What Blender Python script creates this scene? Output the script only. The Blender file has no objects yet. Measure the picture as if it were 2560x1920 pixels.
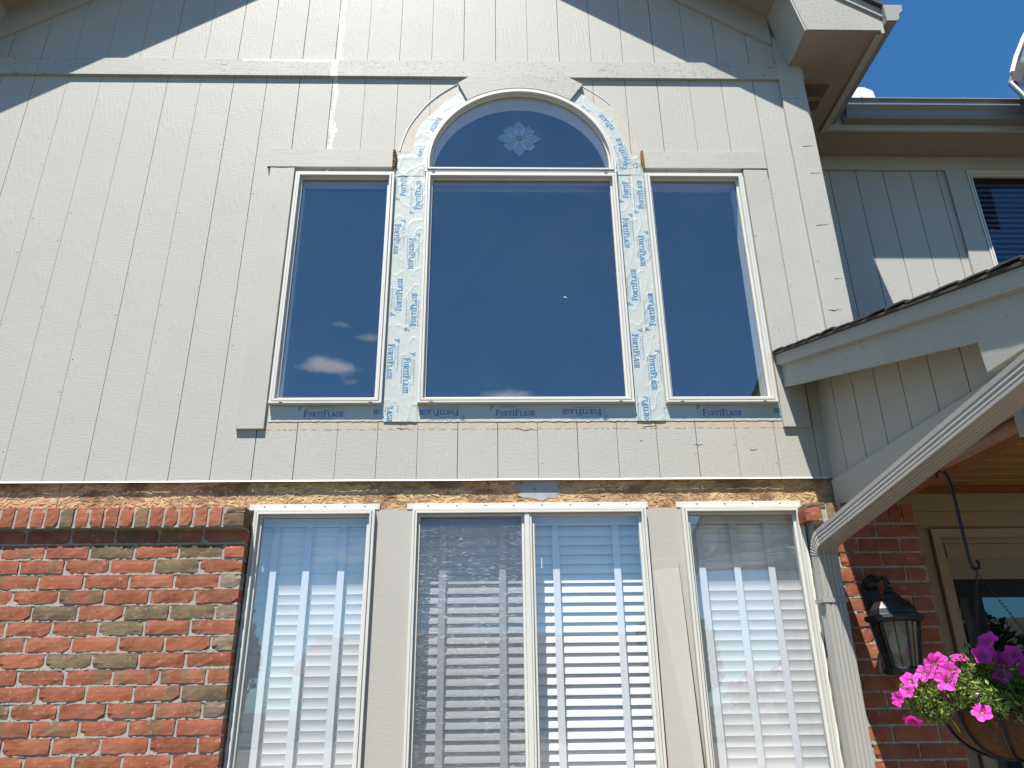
import bpy, bmesh, math, random
from mathutils import Vector, Matrix
from mathutils import noise as mnoise
random.seed(7)
S = bpy.context.scene
COL = S.collection
R = math.radians

# ------------------------------------------------------------------ camera
cd = bpy.data.cameras.new("camera"); cd.sensor_width = 36.0; cd.lens = 36.0 * 1880 / 2560
cd.clip_end = 500; cd.clip_start = 0.02
camo = bpy.data.objects.new("camera", cd); COL.objects.link(camo); S.camera = camo
right = Vector((0.9996652, -0.02265231, -0.01250434)); up = Vector((0.00291258, -0.3816835, 0.92428849))
fwd = Vector((0.02570997, 0.92401546, 0.38148974))
m = Matrix((right, up, -fwd)).transposed().to_4x4(); m.translation = Vector((2.21026, -3.63772, 1.6))
camo.matrix_world = m

# ------------------------------------------------------------------ sun and sky
KX, KZ = 0.43, 2.3
sun_dir = Vector((KX, 1.0, -KZ)).normalized()
sd = bpy.data.lights.new("sun", 'SUN'); sd.energy = 5.0; sd.angle = R(0.53); sd.color = (1.0, 0.955, 0.90)
so = bpy.data.objects.new("sun", sd); COL.objects.link(so); so.location = (-4, -8, 14)
so.rotation_euler = sun_dir.to_track_quat('-Z', 'Y').to_euler()
W = bpy.data.worlds.new("World"); S.world = W; W.use_nodes = True
nt = W.node_tree; nt.nodes.clear()
wo = nt.nodes.new('ShaderNodeOutputWorld'); bg = nt.nodes.new('ShaderNodeBackground')
sky = nt.nodes.new('ShaderNodeTexSky'); sky.sky_type = 'NISHITA'; sky.sun_disc = False
sky.sun_elevation = math.asin(-sun_dir.z); sky.sun_rotation = math.atan2(-sun_dir.x, -sun_dir.y)
sky.altitude = 300; sky.air_density = 1.0; sky.dust_density = 0.1; sky.ozone_density = 5.0
bg.inputs[1].default_value = 0.052
tc = nt.nodes.new('ShaderNodeTexCoord')
# a few small fair-weather clouds low in the southern sky (they show in the window glass)
L = nt.links.new
def wn(k, **kw):
    x = nt.nodes.new(k)
    for a, v in kw.items(): setattr(x, a, v)
    return x
def wm(op, a, b=0.0):
    x = wn('ShaderNodeMath', operation=op)
    for i, v in enumerate((a, b)):
        if isinstance(v, (int, float)): x.inputs[i].default_value = v
        else: L(v, x.inputs[i])
    return x.outputs[0]
mp = wn('ShaderNodeMapping'); mp.inputs['Scale'].default_value = (1.0, 1.0, 2.0); L(tc.outputs['Generated'], mp.inputs['Vector'])
nz = wn('ShaderNodeTexNoise'); nz.inputs['Scale'].default_value = 20; nz.inputs['Detail'].default_value = 8; nz.inputs['Roughness'].default_value = 0.62
L(mp.outputs[0], nz.inputs['Vector'])
tot = None
for (cx, cy, cz, r, st) in ((-0.225, -0.888, 0.398, 0.050, 1.15), (-0.190, -0.90, 0.394, 0.045, 1.0), (-0.183, -0.907, 0.378, 0.03, .9), (-0.193, -0.874, 0.446, 0.026, 1.0), (-0.163, -0.885, 0.433, 0.032, 1.1), (0.016, -0.927, 0.366, 0.045, 1.7), (-0.6, -0.7, 0.25, .16, 1.0), (0.62, -0.7, 0.22, .14, 1.0), (0.3, -0.92, 0.2, .10, 1.0), (-.15, -.95, .17, .12, 1.0)):
    v = wn('ShaderNodeVectorMath', operation='SUBTRACT'); L(tc.outputs['Generated'], v.inputs[0]); v.inputs[1].default_value = (cx, cy, cz)
    w_ = wn('ShaderNodeVectorMath', operation='MULTIPLY'); L(v.outputs[0], w_.inputs[0]); w_.inputs[1].default_value = (.8, .3, 2.8)
    ln = wn('ShaderNodeVectorMath', operation='LENGTH'); L(w_.outputs[0], ln.inputs[0])
    mr = wn('ShaderNodeMapRange'); mr.inputs['From Min'].default_value = 0; mr.inputs['From Max'].default_value = r; mr.inputs['To Min'].default_value = st; mr.inputs['To Max'].default_value = 0
    L(ln.outputs['Value'], mr.inputs['Value']); tot = mr.outputs[0] if tot is None else wm('ADD', tot, mr.outputs[0])
dens = wm('ADD', wm('MULTIPLY', tot, 0.42), wm('SUBTRACT', nz.outputs[0], 0.5))
rp = wn('ShaderNodeMapRange'); rp.inputs['From Min'].default_value = 0.24; rp.inputs['From Max'].default_value = 0.62; rp.inputs['To Max'].default_value = 0.75
L(dens, rp.inputs['Value'])
gate = wn('ShaderNodeMapRange'); gate.inputs['From Min'].default_value = 0.02; gate.inputs['From Max'].default_value = 0.12; L(tot, gate.inputs['Value'])
mx = wn('ShaderNodeMix', data_type='RGBA'); mx.inputs['B'].default_value = (14, 14.3, 14.8, 1)
L(wm('MULTIPLY', rp.outputs[0], gate.outputs[0]), mx.inputs['Factor']); tn = wn('ShaderNodeMix', data_type='RGBA', blend_type='MULTIPLY'); tn.inputs['Factor'].default_value = 1; L(sky.outputs[0], tn.inputs['A']); tn.inputs['B'].default_value = (0.58, 1.18, 1.46, 1); L(tn.outputs['Result'], mx.inputs['A']); L(mx.outputs['Result'], bg.inputs[0]); L(bg.outputs[0], wo.inputs[0])
S.view_settings.view_transform = 'Standard'; S.view_settings.look = 'None'
S.view_settings.exposure = 1.14; S.view_settings.gamma = 1.0; S.view_settings.use_curve_mapping = False
S.cycles.use_denoising = True
S.cycles.max_bounces = 10; S.cycles.transparent_max_bounces = 16; S.cycles.sample_clamp_indirect = 8

# ------------------------------------------------------------------ materials
class NT:
    def __init__(s, name):
        s.m = bpy.data.materials.new(name); s.m.use_nodes = True; s.t = s.m.node_tree
        s.b = s.t.nodes['Principled BSDF']; s.o = s.t.nodes['Material Output']
        s.co = s.n('ShaderNodeTexCoord'); s.geo = s.n('ShaderNodeNewGeometry')
    def n(s, k, **kw):
        x = s.t.nodes.new(k)
        for a, v in kw.items(): setattr(x, a, v)
        return x
    def l(s, a, b): s.t.links.new(a, b)
    def pos(s): return s.geo.outputs['Position']
    def mapping(s, scale=(1, 1, 1), src=None, loc=(0, 0, 0)):
        x = s.n('ShaderNodeMapping'); x.inputs['Scale'].default_value = scale; x.inputs['Location'].default_value = loc
        s.l(src or s.pos(), x.inputs['Vector']); return x.outputs[0]
    def noise(s, scale, vec=None, detail=4, rough=0.55, dist=0.0):
        x = s.n('ShaderNodeTexNoise'); x.inputs['Scale'].default_value = scale; x.inputs['Detail'].default_value = detail
        x.inputs['Roughness'].default_value = rough; x.inputs['Distortion'].default_value = dist
        s.l(vec or s.pos(), x.inputs['Vector']); return x.outputs[0]
    def ramp(s, f, *st):
        x = s.n('ShaderNodeValToRGB'); e = x.color_ramp.elements
        while len(e) < len(st): e.new(0.5)
        for i, (p, c) in enumerate(st):
            e[i].position = p; e[i].color = (c, c, c, 1) if not isinstance(c, tuple) else (*c, 1)
        s.l(f, x.inputs[0]); return x.outputs[0]
    def mix(s, f, a, b, mode='MIX'):
        x = s.n('ShaderNodeMix', data_type='RGBA', blend_type=mode)
        for k, v in (('Factor', f), ('A', a), ('B', b)):
            if isinstance(v, (int, float)): x.inputs[k].default_value = v
            elif isinstance(v, tuple): x.inputs[k].default_value = (*v, 1)
            else: s.l(v, x.inputs[k])
        return x.outputs['Result']
    def math(s, op, a, b=0.0, c=None):
        x = s.n('ShaderNodeMath', operation=op)
        for i, v in enumerate((a, b) if c is None else (a, b, c)):
            if isinstance(v, (int, float)): x.inputs[i].default_value = v
            else: s.l(v, x.inputs[i])
        return x.outputs[0]
    def bump(s, h, strength=0.3, dist=0.002):
        x = s.n('ShaderNodeBump'); x.inputs['Strength'].default_value = strength; x.inputs['Distance'].default_value = dist
        s.l(h, x.inputs['Height']); s.l(x.outputs[0], s.b.inputs['Normal'])
    def color(s, c):
        K = 0.85      # one overall calibration of the surface colours
        if isinstance(c, tuple): s.b.inputs['Base Color'].default_value = (*[v * K for v in c], 1)
        else: s.l(s.mix(1.0, c, (K, K, K), 'MULTIPLY'), s.b.inputs['Base Color'])
    def rough(s, r): s.b.inputs['Roughness'].default_value = r
    def spec(s, v): s.b.inputs['Specular IOR Level'].default_value = v

def simple(name, col, rough=0.6, var=0.12, scale=14, bump=0.15, metal=0.0, spec=0.4):
    q = NT(name)
    f = q.noise(scale, detail=6)
    d = tuple(c * (1 - var) for c in col); h = tuple(min(1, c * (1 + var * .6)) for c in col)
    q.color(q.ramp(f, (0.3, d), (0.7, h))); q.rough(rough); q.spec(spec)
    q.b.inputs['Metallic'].default_value = metal
    if bump: q.bump(q.noise(scale * 9, detail=3), bump, 0.002)
    return q.m

PAINT = (0.412, 0.397, 0.350)
ARC = (2.381, 4.507)
def siding_mat(name, main=False, col=PAINT, bumpk=0.55):
    q = NT(name)
    oi = q.n('ShaderNodeObjectInfo')
    off = q.n('ShaderNodeCombineXYZ'); q.l(q.math('MULTIPLY', oi.outputs['Random'], 37.0), off.inputs[2]); q.l(q.math('MULTIPLY', oi.outputs['Random'], 11.0), off.inputs[0])
    add = q.n('ShaderNodeVectorMath', operation='ADD'); q.l(q.pos(), add.inputs[0]); q.l(off.outputs[0], add.inputs[1])
    P = add.outputs[0]
    # rough-sawn cathedral grain: distorted, stretched bands
    v = q.mapping((1.0, 1.0, 0.22), P)
    g1 = q.noise(9, v, detail=3, rough=0.6)
    wv = q.n('ShaderNodeTexWave', wave_type='RINGS', rings_direction='SPHERICAL'); wv.inputs['Scale'].default_value = 14
    wv.inputs['Distortion'].default_value = 9; wv.inputs['Detail'].default_value = 3; wv.inputs['Detail Scale'].default_value = 1.6
    q.l(v, wv.inputs['Vector'])
    saw = q.noise(120, q.mapping((0.22, 1, 1.0), P), detail=3, rough=0.6)       # saw marks across
    fine = q.noise(420, P, detail=2)
    patch = q.ramp(q.noise(5, P, detail=2), (0.42, 0.0), (0.62, 1.0))
    saw2 = q.math('MULTIPLY', saw, 0.9)
    h = q.math('ADD', q.math('MULTIPLY', q.math('MULTIPLY', wv.outputs['Fac'], patch), 0.55), q.math('ADD', saw2, q.math('MULTIPLY', fine, 0.22)))
    q.bump(h, bumpk, 0.0022)
    t = q.ramp(q.noise(1.1, detail=4), (0.3, tuple(c * .97 for c in col)), (0.7, tuple(c * 1.03 for c in col)))
    # specks and grime
    sp_ = q.ramp(q.noise(170, P, detail=3, rough=0.7), (0.24, 1.0), (0.31, 0.0))
    t = q.mix(q.math('MULTIPLY', sp_, 0.35), t, (0.28, 0.25, 0.21))
    # pinkish tired paint beside the windows
    if main:
        sep = q.n('ShaderNodeSeparateXYZ'); q.l(q.pos(), sep.inputs[0]); X, Z = sep.outputs[0], sep.outputs[2]
        wob = q.math('SUBTRACT', q.noise(14, detail=4), 0.5)
        dx = q.math('SUBTRACT', X, ARC[0]); dz = q.math('SUBTRACT', Z, ARC[1])
        r = q.math('SQRT', q.math('ADD', q.math('MULTIPLY', dx, dx), q.math('MULTIPLY', dz, dz)))
        rr = q.math('ADD', r, q.math('MULTIPLY', wob, 0.02))
        arch = q.math('MULTIPLY', q.math('LESS_THAN', rr, 0.728), q.math('GREATER_THAN', Z, 4.5))
        # strip below the sill tape left bare where the trim was torn off
        zz = q.math('ADD', Z, q.math('MULTIPLY', wob, 0.012))
        sill = q.math('MULTIPLY', q.math('MULTIPLY', q.math('GREATER_THAN', zz, 2.853), q.math('LESS_THAN', Z, 3.0)),
                      q.math('MULTIPLY', q.math('GREATER_THAN', X, 1.05), q.math('LESS_THAN', X, 3.715)))
        bare = q.math('MAXIMUM', arch, sill)
        barec = q.ramp(q.noise(26, q.mapping((1, 1, .5)), detail=6, rough=.7), (0.25, (0.40, 0.33, 0.265)), (0.5, (0.455, 0.41, 0.345)), (0.75, (0.49, 0.455, 0.395)))
        stain = q.ramp(q.noise(9, detail=5), (0.60, 0.0), (0.74, 0.8))
        barec = q.mix(q.math('MULTIPLY', sill, 0.45), barec, (0.46, 0.34, 0.22)); barec = q.mix(q.math('MULTIPLY', stain, sill), barec, (0.36, 0.20, 0.10))
        t = q.mix(bare, t, barec)
        # dark paint ridge where the old trim ended
        edge = q.math('MULTIPLY', q.math('LESS_THAN', q.math('ABSOLUTE', q.math('SUBTRACT', zz, 2.853)), 0.0032), q.math('LESS_THAN', q.math('ABSOLUTE', q.math('SUBTRACT', X, 2.38)), 1.33))
        edge = q.math('MULTIPLY', edge, q.ramp(q.noise(34, detail=3), (0.47, 0.0), (0.53, 1.0)))
        t = q.mix(q.math('MULTIPLY', edge, 0.85), t, (0.22, 0.16, 0.12))
        # white paint smear running down from the gable
        cx = q.math('ABSOLUTE', q.math('SUBTRACT', X, q.math('ADD', 1.243, q.math('MULTIPLY', q.math('SUBTRACT', q.noise(5, q.mapping((0, 0, 1)), detail=3), .5), 0.10))))
        width = q.math('MULTIPLY', q.ramp(q.noise(7, q.mapping((.1, 0, 1)), detail=5, rough=.7), (0.36, 0.0), (0.75, 1.0)), 0.040)
        sm = q.math('MULTIPLY', q.math('LESS_THAN', cx, width), q.math('GREATER_THAN', Z, 4.38))
        sm = q.math('MULTIPLY', sm, q.ramp(q.noise(60, detail=4, rough=.75), (0.40, 0.1), (0.60, 0.8)))
        t = q.mix(sm, t, (0.84, 0.84, 0.82))
    q.color(t); q.rough(0.62); q.spec(0.35)
    return q.m

def trim_mat(name, col=PAINT, mildew=0.0, axis='x', smear=False):
    q = NT(name)
    sc = (0.16, 1, 1) if axis == 'x' else (1, 1, 0.16)
    oi = q.n('ShaderNodeObjectInfo')
    off = q.n('ShaderNodeCombineXYZ'); q.l(q.math('MULTIPLY', oi.outputs['Random'], 23.0), off.inputs[1])
    add = q.n('ShaderNodeVectorMath', operation='ADD'); q.l(q.pos(), add.inputs[0]); q.l(off.outputs[0], add.inputs[1]); P = add.outputs[0]
    g = q.noise(60, q.mapping(sc, P), detail=5, rough=0.65)
    cr = q.noise(34, q.mapping(tuple(x if x != .16 else .35 for x in sc), P), detail=4, rough=0.7)
    crack = q.ramp(cr, (0.31, 1.0), (0.345, 0.0))
    q.bump(q.math('SUBTRACT', g, q.math('MULTIPLY', crack, 1.2)), 0.45, 0.002)
    t = q.ramp(q.noise(3, P, detail=4), (0.3, tuple(c * .95 for c in col)), (0.7, tuple(c * 1.03 for c in col)))
    t = q.mix(q.math('MULTIPLY', crack, 0.65), t, (0.20, 0.17, 0.14))
    if mildew:
        zone = q.ramp(q.noise(2.3, P, detail=3), (0.38, 0.15), (0.58, 1.0))
        spk = q.ramp(q.noise(70, P, detail=6, rough=0.8), (0.53, 0.0), (0.64, 1.0))
        t = q.mix(q.math('MULTIPLY', q.math('MULTIPLY', zone, spk), mildew), t, (0.07, 0.075, 0.07))
    if smear:
        sep = q.n('ShaderNodeSeparateXYZ'); q.l(q.pos(), sep.inputs[0]); X, Z = sep.outputs[0], sep.outputs[2]
        n5 = q.noise(30, q.mapping((0.4, 1, 1)), detail=5, rough=.7)
        topz = q.math('MULTIPLY', q.math('GREATER_THAN', q.math('ADD', Z, q.math('MULTIPLY', n5, 0.05)), 5.315), q.math('LESS_THAN', q.math('ABSOLUTE', q.math('SUBTRACT', X, 0.95)), 0.3))
        vert = q.math('LESS_THAN', q.math('ABSOLUTE', q.math('SUBTRACT', q.math('ADD', X, q.math('MULTIPLY', n5, 0.03)), 1.243)), 0.02)
        sm = q.math('MULTIPLY', q.math('MAXIMUM', topz, vert), q.ramp(q.noise(70, detail=4), (0.4, 0.2), (0.6, 0.95)))
        t = q.mix(sm, t, (0.86, 0.86, 0.85))
    q.color(t); q.rough(0.6); q.spec(0.35)
    return q.m

def brick_mat():
    q = NT("fired_brick"); oi = q.n('ShaderNodeObjectInfo')
    off = q.n('ShaderNodeCombineXYZ'); q.l(q.math('MULTIPLY', oi.outputs['Random'], 91.0), off.inputs[1])
    add = q.n('ShaderNodeVectorMath', operation='ADD'); q.l(q.pos(), add.inputs[0]); q.l(off.outputs[0], add.inputs[1]); P = add.outputs[0]
    red = q.ramp(q.noise(9, P, detail=5), (0.3, (0.235, 0.073, 0.038)), (0.5, (0.30, 0.102, 0.055)), (0.72, (0.345, 0.135, 0.078)))
    olive = q.ramp(q.noise(12, P, detail=5), (0.3, (0.13, 0.09, 0.05)), (0.7, (0.22, 0.155, 0.088)))
    gray = q.ramp(q.noise(25, P, detail=5), (0.3, (0.20, 0.145, 0.10)), (0.7, (0.29, 0.215, 0.155)))
    sc = q.n('ShaderNodeSeparateColor'); q.l(oi.outputs['Color'], sc.inputs[0])
    band = q.ramp(q.noise(13, q.mapping((1, 1, .15), P), detail=2), (0.50, 0.0), (0.64, 0.75))
    f = q.math('ADD', q.math('GREATER_THAN', sc.outputs[0], 0.75), q.math('MULTIPLY', q.math('MULTIPLY', q.math('GREATER_THAN', sc.outputs[0], 0.25), q.math('LESS_THAN', sc.outputs[0], 0.75)), band))
    t = q.mix(f, red, olive); t = q.mix(sc.outputs[1], t, gray)
    t = q.mix(1.0, t, q.ramp(oi.outputs['Random'], (0.0, 0.86), (1.0, 1.12)), 'MULTIPLY')
    pit = q.ramp(q.noise(95, P, detail=5, rough=.7), (0.27, 1.0), (0.34, 0.0))
    t = q.mix(q.math('MULTIPLY', pit, 0.6), t, (0.10, 0.035, 0.025))
    dust = q.ramp(q.noise(50, P, detail=4), (0.58, 0.0), (0.75, 0.35))
    t = q.mix(dust, t, (0.55, 0.42, 0.34))
    h = q.math('SUBTRACT', q.math('ADD', q.noise(55, P, detail=6, rough=.65), q.math('MULTIPLY', q.noise(18, q.mapping((.4, 1, 1.6), P), detail=3), 1.2)), q.math('MULTIPLY', pit, 0.8))
    q.bump(h, 0.45, 0.0035); q.color(t); q.rough(0.9); q.spec(0.2)
    return q.m

def osb_mat():
    q = NT("oriented_strand_board")
    vo = q.n('ShaderNodeTexVoronoi'); vo.inputs['Scale'].default_value = 26; vo.inputs['Randomness'].default_value = 1
    v = q.n('ShaderNodeMapping'); v.inputs['Scale'].default_value = (0.35, 1, 1.3); v.inputs['Rotation'].default_value = (0, 0.25, 0); q.l(q.pos(), v.inputs[0])
    ad = q.mix(0.06, v.outputs[0], q.noise(18, detail=3)); q.l(ad, vo.inputs['Vector'])
    bwn = q.n('ShaderNodeRGBToBW'); q.l(vo.outputs['Color'], bwn.inputs[0])
    t = q.ramp(bwn.outputs[0], (0.2, (0.33, 0.165, 0.07)), (0.5, (0.48, 0.28, 0.125)), (0.8, (0.60, 0.41, 0.21)))
    t = q.mix(0.35, t, q.ramp(q.noise(120, q.mapping((.2, 1, 1)), detail=4), (0.35, (0.38, 0.20, 0.09)), (0.65, (0.76, 0.58, 0.34))))
    st = q.ramp(q.noise(3.4, q.mapping((1, 1, 1.8)), detail=5, rough=.65), (0.50, 0.0), (0.64, 0.85))
    t = q.mix(st, t, (0.20, 0.085, 0.04))
    gr = q.ramp(q.noise(2.6, q.mapping((1, 1, 2), loc=(4, 0, 3)), detail=5, rough=.65), (0.60, 0.0), (0.66, 0.8))
    t = q.mix(gr, t, (0.30, 0.28, 0.25))
    q.bump(q.math('ADD', bwn.outputs[0], q.noise(160, q.mapping((.2, 1, 1)), detail=4)), 0.5, 0.003)
    q.color(t); q.rough(0.8); q.spec(0.2); return q.m

def glass_mat(name, refl, tint=(0.9, 0.95, 0.97), wav=0.0, haze=0.0):
    q = NT(name); q.t.nodes.remove(q.b)
    tr = q.n('ShaderNodeBsdfTransparent'); tr.inputs[0].default_value = (*tint, 1)
    gl = q.n('ShaderNodeBsdfGlossy'); gl.inputs['Roughness'].default_value = 0.0; gl.inputs[0].default_value = (0.92, 0.97, 1, 1)
    fr = q.n('ShaderNodeFresnel'); q.l(q.math('ADD', 1.5, q.math('MULTIPLY', q.geo.outputs['Backfacing'], 1 / 1.5 - 1.5)), fr.inputs[0])
    f = q.math('ADD', refl, q.math('MULTIPLY', fr.outputs[0], 0.9))
    if wav:
        bp = q.n('ShaderNodeBump'); bp.inputs['Strength'].default_value = wav; bp.inputs['Distance'].default_value = 0.002
        q.l(q.noise(3.5, detail=1), bp.inputs['Height']); q.l(bp.outputs[0], gl.inputs['Normal'])
    ms = q.n('ShaderNodeMixShader'); q.l(f, ms.inputs[0]); q.l(tr.outputs[0], ms.inputs[1]); q.l(gl.outputs[0], ms.inputs[2])
    if haze:   # thin film of dust on the pane
        df = q.n('ShaderNodeBsdfDiffuse'); df.inputs[0].default_value = (.62, .63, .60, 1); m2 = q.n('ShaderNodeMixShader')
        q.l(q.ramp(q.noise(2.2, detail=5, rough=.65), (0.25, haze * .6), (0.75, haze * 1.4)), m2.inputs[0]); q.l(ms.outputs[0], m2.inputs[1]); q.l(df.outputs[0], m2.inputs[2]); ms = m2
    q.l(ms.outputs[0], q.o.inputs[0]); return q.m

def screen_mat():
    q = NT("insect_screen_mesh")
    st = q.ramp(q.noise(300, q.mapping((0.11, 1, 1.0)), detail=3, rough=.75), (0.56, 0.0), (0.68, 1.0))
    zone = q.ramp(q.noise(3.0, q.mapping((1, 1, .6)), detail=3), (0.38, 0.25), (0.58, 1.0))
    sparkle = q.math('MULTIPLY', st, zone)  # glints on the mesh, painted in as pale streaks
    q.color(q.mix(sparkle, (0.10, 0.105, 0.11), (0.75, 0.78, 0.80))); q.rough(0.45)
    tr = q.n('ShaderNodeBsdfTransparent'); ms = q.n('ShaderNodeMixShader')
    a = q.math('ADD', 0.38, q.math('MULTIPLY', sparkle, 0.38))
    q.l(a, ms.inputs[0]); q.l(tr.outputs[0], ms.inputs[1]); q.l(q.b.outputs[0], ms.inputs[2]); q.l(ms.outputs[0], q.o.inputs[0])
    return q.m

def wood_mat(name, a, b, axis=(0.08, 1, 1), rough=0.45, scale=30):
    q = NT(name); oi = q.n('ShaderNodeObjectInfo')
    off = q.n('ShaderNodeCombineXYZ'); q.l(q.math('MULTIPLY', oi.outputs['Random'], 17.0), off.inputs[0]); q.l(q.math('MULTIPLY', oi.outputs['Random'], 7.0), off.inputs[1])
    add = q.n('ShaderNodeVectorMath', operation='ADD'); q.l(q.pos(), add.inputs[0]); q.l(off.outputs[0], add.inputs[1]); P = add.outputs[0]
    g = q.noise(scale, q.mapping(axis, P), detail=6, rough=.6, dist=.6)
    t = q.ramp(g, (0.3, a), (0.7, b))
    kn = q.ramp(q.noise(4, P, detail=1), (0.72, 0.0), (0.78, 0.7)); t = q.mix(kn, t, tuple(c * .35 for c in a))
    q.color(t); q.bump(g, 0.25, 0.002); q.rough(rough); return q.m

def tape_mat():
    q = NT("flashing_membrane")
    t = q.ramp(q.noise(7, detail=4), (0.3, (0.435, 0.475, 0.43)), (0.7, (0.485, 0.515, 0.47)))
    d = q.ramp(q.noise(34, detail=5, rough=.7), (0.66, 0.0), (0.74, 0.5)); t = q.mix(d, t, (0.35, 0.31, 0.25))
    w = q.noise(22, q.mapping((1, 1, .7)), detail=4, rough=.6, dist=1.2)
    q.bump(w, 0.28, 0.003); q.color(t); q.rough(0.36); q.spec(0.5); return q.m

M = {}
M['siding'] = siding_mat('painted_plywood_siding', True)
M['siding2'] = siding_mat('painted_plywood_siding_plain')
M['trim'] = trim_mat('painted_trim', mildew=0.25)
M['trimz'] = trim_mat('painted_trim_upright', mildew=0.2, axis='z')
M['band'] = trim_mat('painted_band', (0.398, 0.386, 0.340), mildew=0.8, smear=True)
M['key'] = trim_mat('weathered_keystone', (0.385, 0.370, 0.325), mildew=0.7)
M['soffit'] = simple('painted_soffit', (0.30, 0.255, 0.20), 0.8, 0.06, 6, 0.15)
M['groove'] = simple('groove_bottom', (0.27, 0.25, 0.215), 0.8, 0.1)
M['brick'] = brick_mat()
M['mortar'] = simple('mortar', (0.37, 0.35, 0.30), 0.95, 0.2, 60, 0.7)
M['osb'] = osb_mat()
def strand_mat():
    q = NT('wood_strand'); at = q.n('ShaderNodeAttribute'); at.attribute_name = 'tone'
    t = q.ramp(at.outputs['Fac'], (0.0, (0.20, 0.09, 0.035)), (0.45, (0.48, 0.27, 0.115)), (1.0, (0.68, 0.48, 0.25)))
    t = q.mix(0.3, t, q.ramp(q.noise(200, q.mapping((.2, 1, 1)), detail=3), (0.3, (0.35, 0.18, 0.08)), (0.7, (0.7, 0.5, 0.27))))
    st = q.ramp(q.noise(3.4, q.mapping((1, 1, 1.8)), detail=6, rough=.7), (0.50, 0.0), (0.60, 0.8)); t = q.mix(st, t, (0.17, 0.075, 0.035))
    q.color(t); q.rough(0.75); return q.m
M['strand'] = strand_mat()
M['vinyl'] = simple('white_vinyl', (0.60, 0.59, 0.53), 0.38, 0.04, 8, 0.03, spec=0.5)
M['vinyl_dark'] = simple('black_seal', (0.03, 0.03, 0.03), 0.6, 0.1)
M['glass_up'] = glass_mat('reflective_window_glass', 0.185, (0.88, 0.91, 0.92), 0.08, haze=0.018)
M['glass_rec'] = glass_mat('shaded_window_glass', 0.02, (0.85, 0.88, 0.92), 0.05)
M['glass_lo'] = glass_mat('clear_window_glass', 0.14, (0.97, 0.98, 0.98), 0.12, haze=0.04)
M['glass_door'] = glass_mat('dark_door_glass', 0.10, (0.35, 0.37, 0.38), 0.05)
M['bevel'] = glass_mat('cut_glass', 0.20, (0.86, 0.9, 0.92), 0.2, haze=0.03)
M['glass_edge'] = simple('frosted_glass_edge', (0.16, 0.20, 0.25), 0.4, 0.2, 60, 0)
M['drywall'] = simple('white_drywall', (0.74, 0.75, 0.76), 0.9, 0.02, 5, 0.05)
M['dark_room'] = simple('dim_room', (0.035, 0.035, 0.04), 0.9, 0.1, 2, 0)  # near-black, so the interior's darkness is in the colour itself
M['slat'] = simple('white_blind_slat', (0.86, 0.86, 0.85), 0.45, 0.03, 4, 0.02)
M['cloth'] = simple('blind_cloth_tape', (0.74, 0.76, 0.79), 0.95, 0.03, 40, 0.2)
M['screen'] = screen_mat()
M['tape'] = tape_mat()
M['ink'] = simple('blue_ink', (0.02, 0.20, 0.38), 0.5, 0.2, 60, 0)
M['downspout'] = simple('taupe_enamel', (0.35, 0.34, 0.305), 0.33, 0.04, 5, 0.03, spec=0.5)
M['gutter'] = simple('grey_enamel_gutter', (0.20, 0.21, 0.205), 0.4, 0.08, 5, 0.05)
M['shingle'] = simple('asphalt_shingle', (0.075, 0.065, 0.058), 0.95, 0.4, 130, 0.8)
M['beam'] = wood_mat('orange_stained_beam', (0.17, 0.045, 0.006), (0.32, 0.105, 0.014), (1, 0.08, 1), 0.3)
M['pine'] = wood_mat('stained_pine_board', (0.32, 0.165, 0.055), (0.50, 0.28, 0.10), (0.06, 1, 1), 0.4)
M['tanwood'] = wood_mat('tan_painted_wood', (0.31, 0.235, 0.15), (0.36, 0.28, 0.185), (0.06, 1, 1), 0.6)
M['lantern'] = simple('black_cast_metal', (0.022, 0.022, 0.026), 0.35, 0.3, 30, 0.3, metal=0.3, spec=0.5)
M['lglass'] = glass_mat('seeded_lantern_glass', 0.10, (0.55, 0.56, 0.50), 1.0)
M['bulb'] = simple('opal_bulb', (0.82, 0.82, 0.80), 0.3, 0.02, 5, 0)
M['iron'] = simple('wrought_iron', (0.02, 0.022, 0.035), 0.4, 0.2, 40, 0.2, metal=0.4)
M['coir'] = simple('coir_fibre', (0.15, 0.072, 0.028), 0.98, 0.45, 90, 1.0)
def petal_mat():
    q = NT('petunia_petal'); oi = q.n('ShaderNodeObjectInfo')
    at = q.n('ShaderNodeAttribute'); at.attribute_name = 'rad'
    t = q.ramp(at.outputs['Fac'], (0.0, (0.55, 0.42, 0.10)), (0.10, (0.22, 0.0, 0.12)), (0.35, (0.62, 0.02, 0.36)), (1.0, (0.80, 0.05, 0.52)))
    t = q.mix(1.0, t, q.ramp(oi.outputs['Random'], (0, 0.8), (1, 1.1)), 'MULTIPLY')
    q.color(t); q.rough(0.6); q.b.inputs['Subsurface Weight'].default_value = 0.0
    tl = q.n('ShaderNodeBsdfTranslucent'); q.l(t, tl.inputs[0]); ms = q.n('ShaderNodeMixShader'); ms.inputs[0].default_value = .35
    q.l(q.b.outputs[0], ms.inputs[1]); q.l(tl.outputs[0], ms.inputs[2]); q.l(ms.outputs[0], q.o.inputs[0]); return q.m
M['petal'] = petal_mat()
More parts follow.
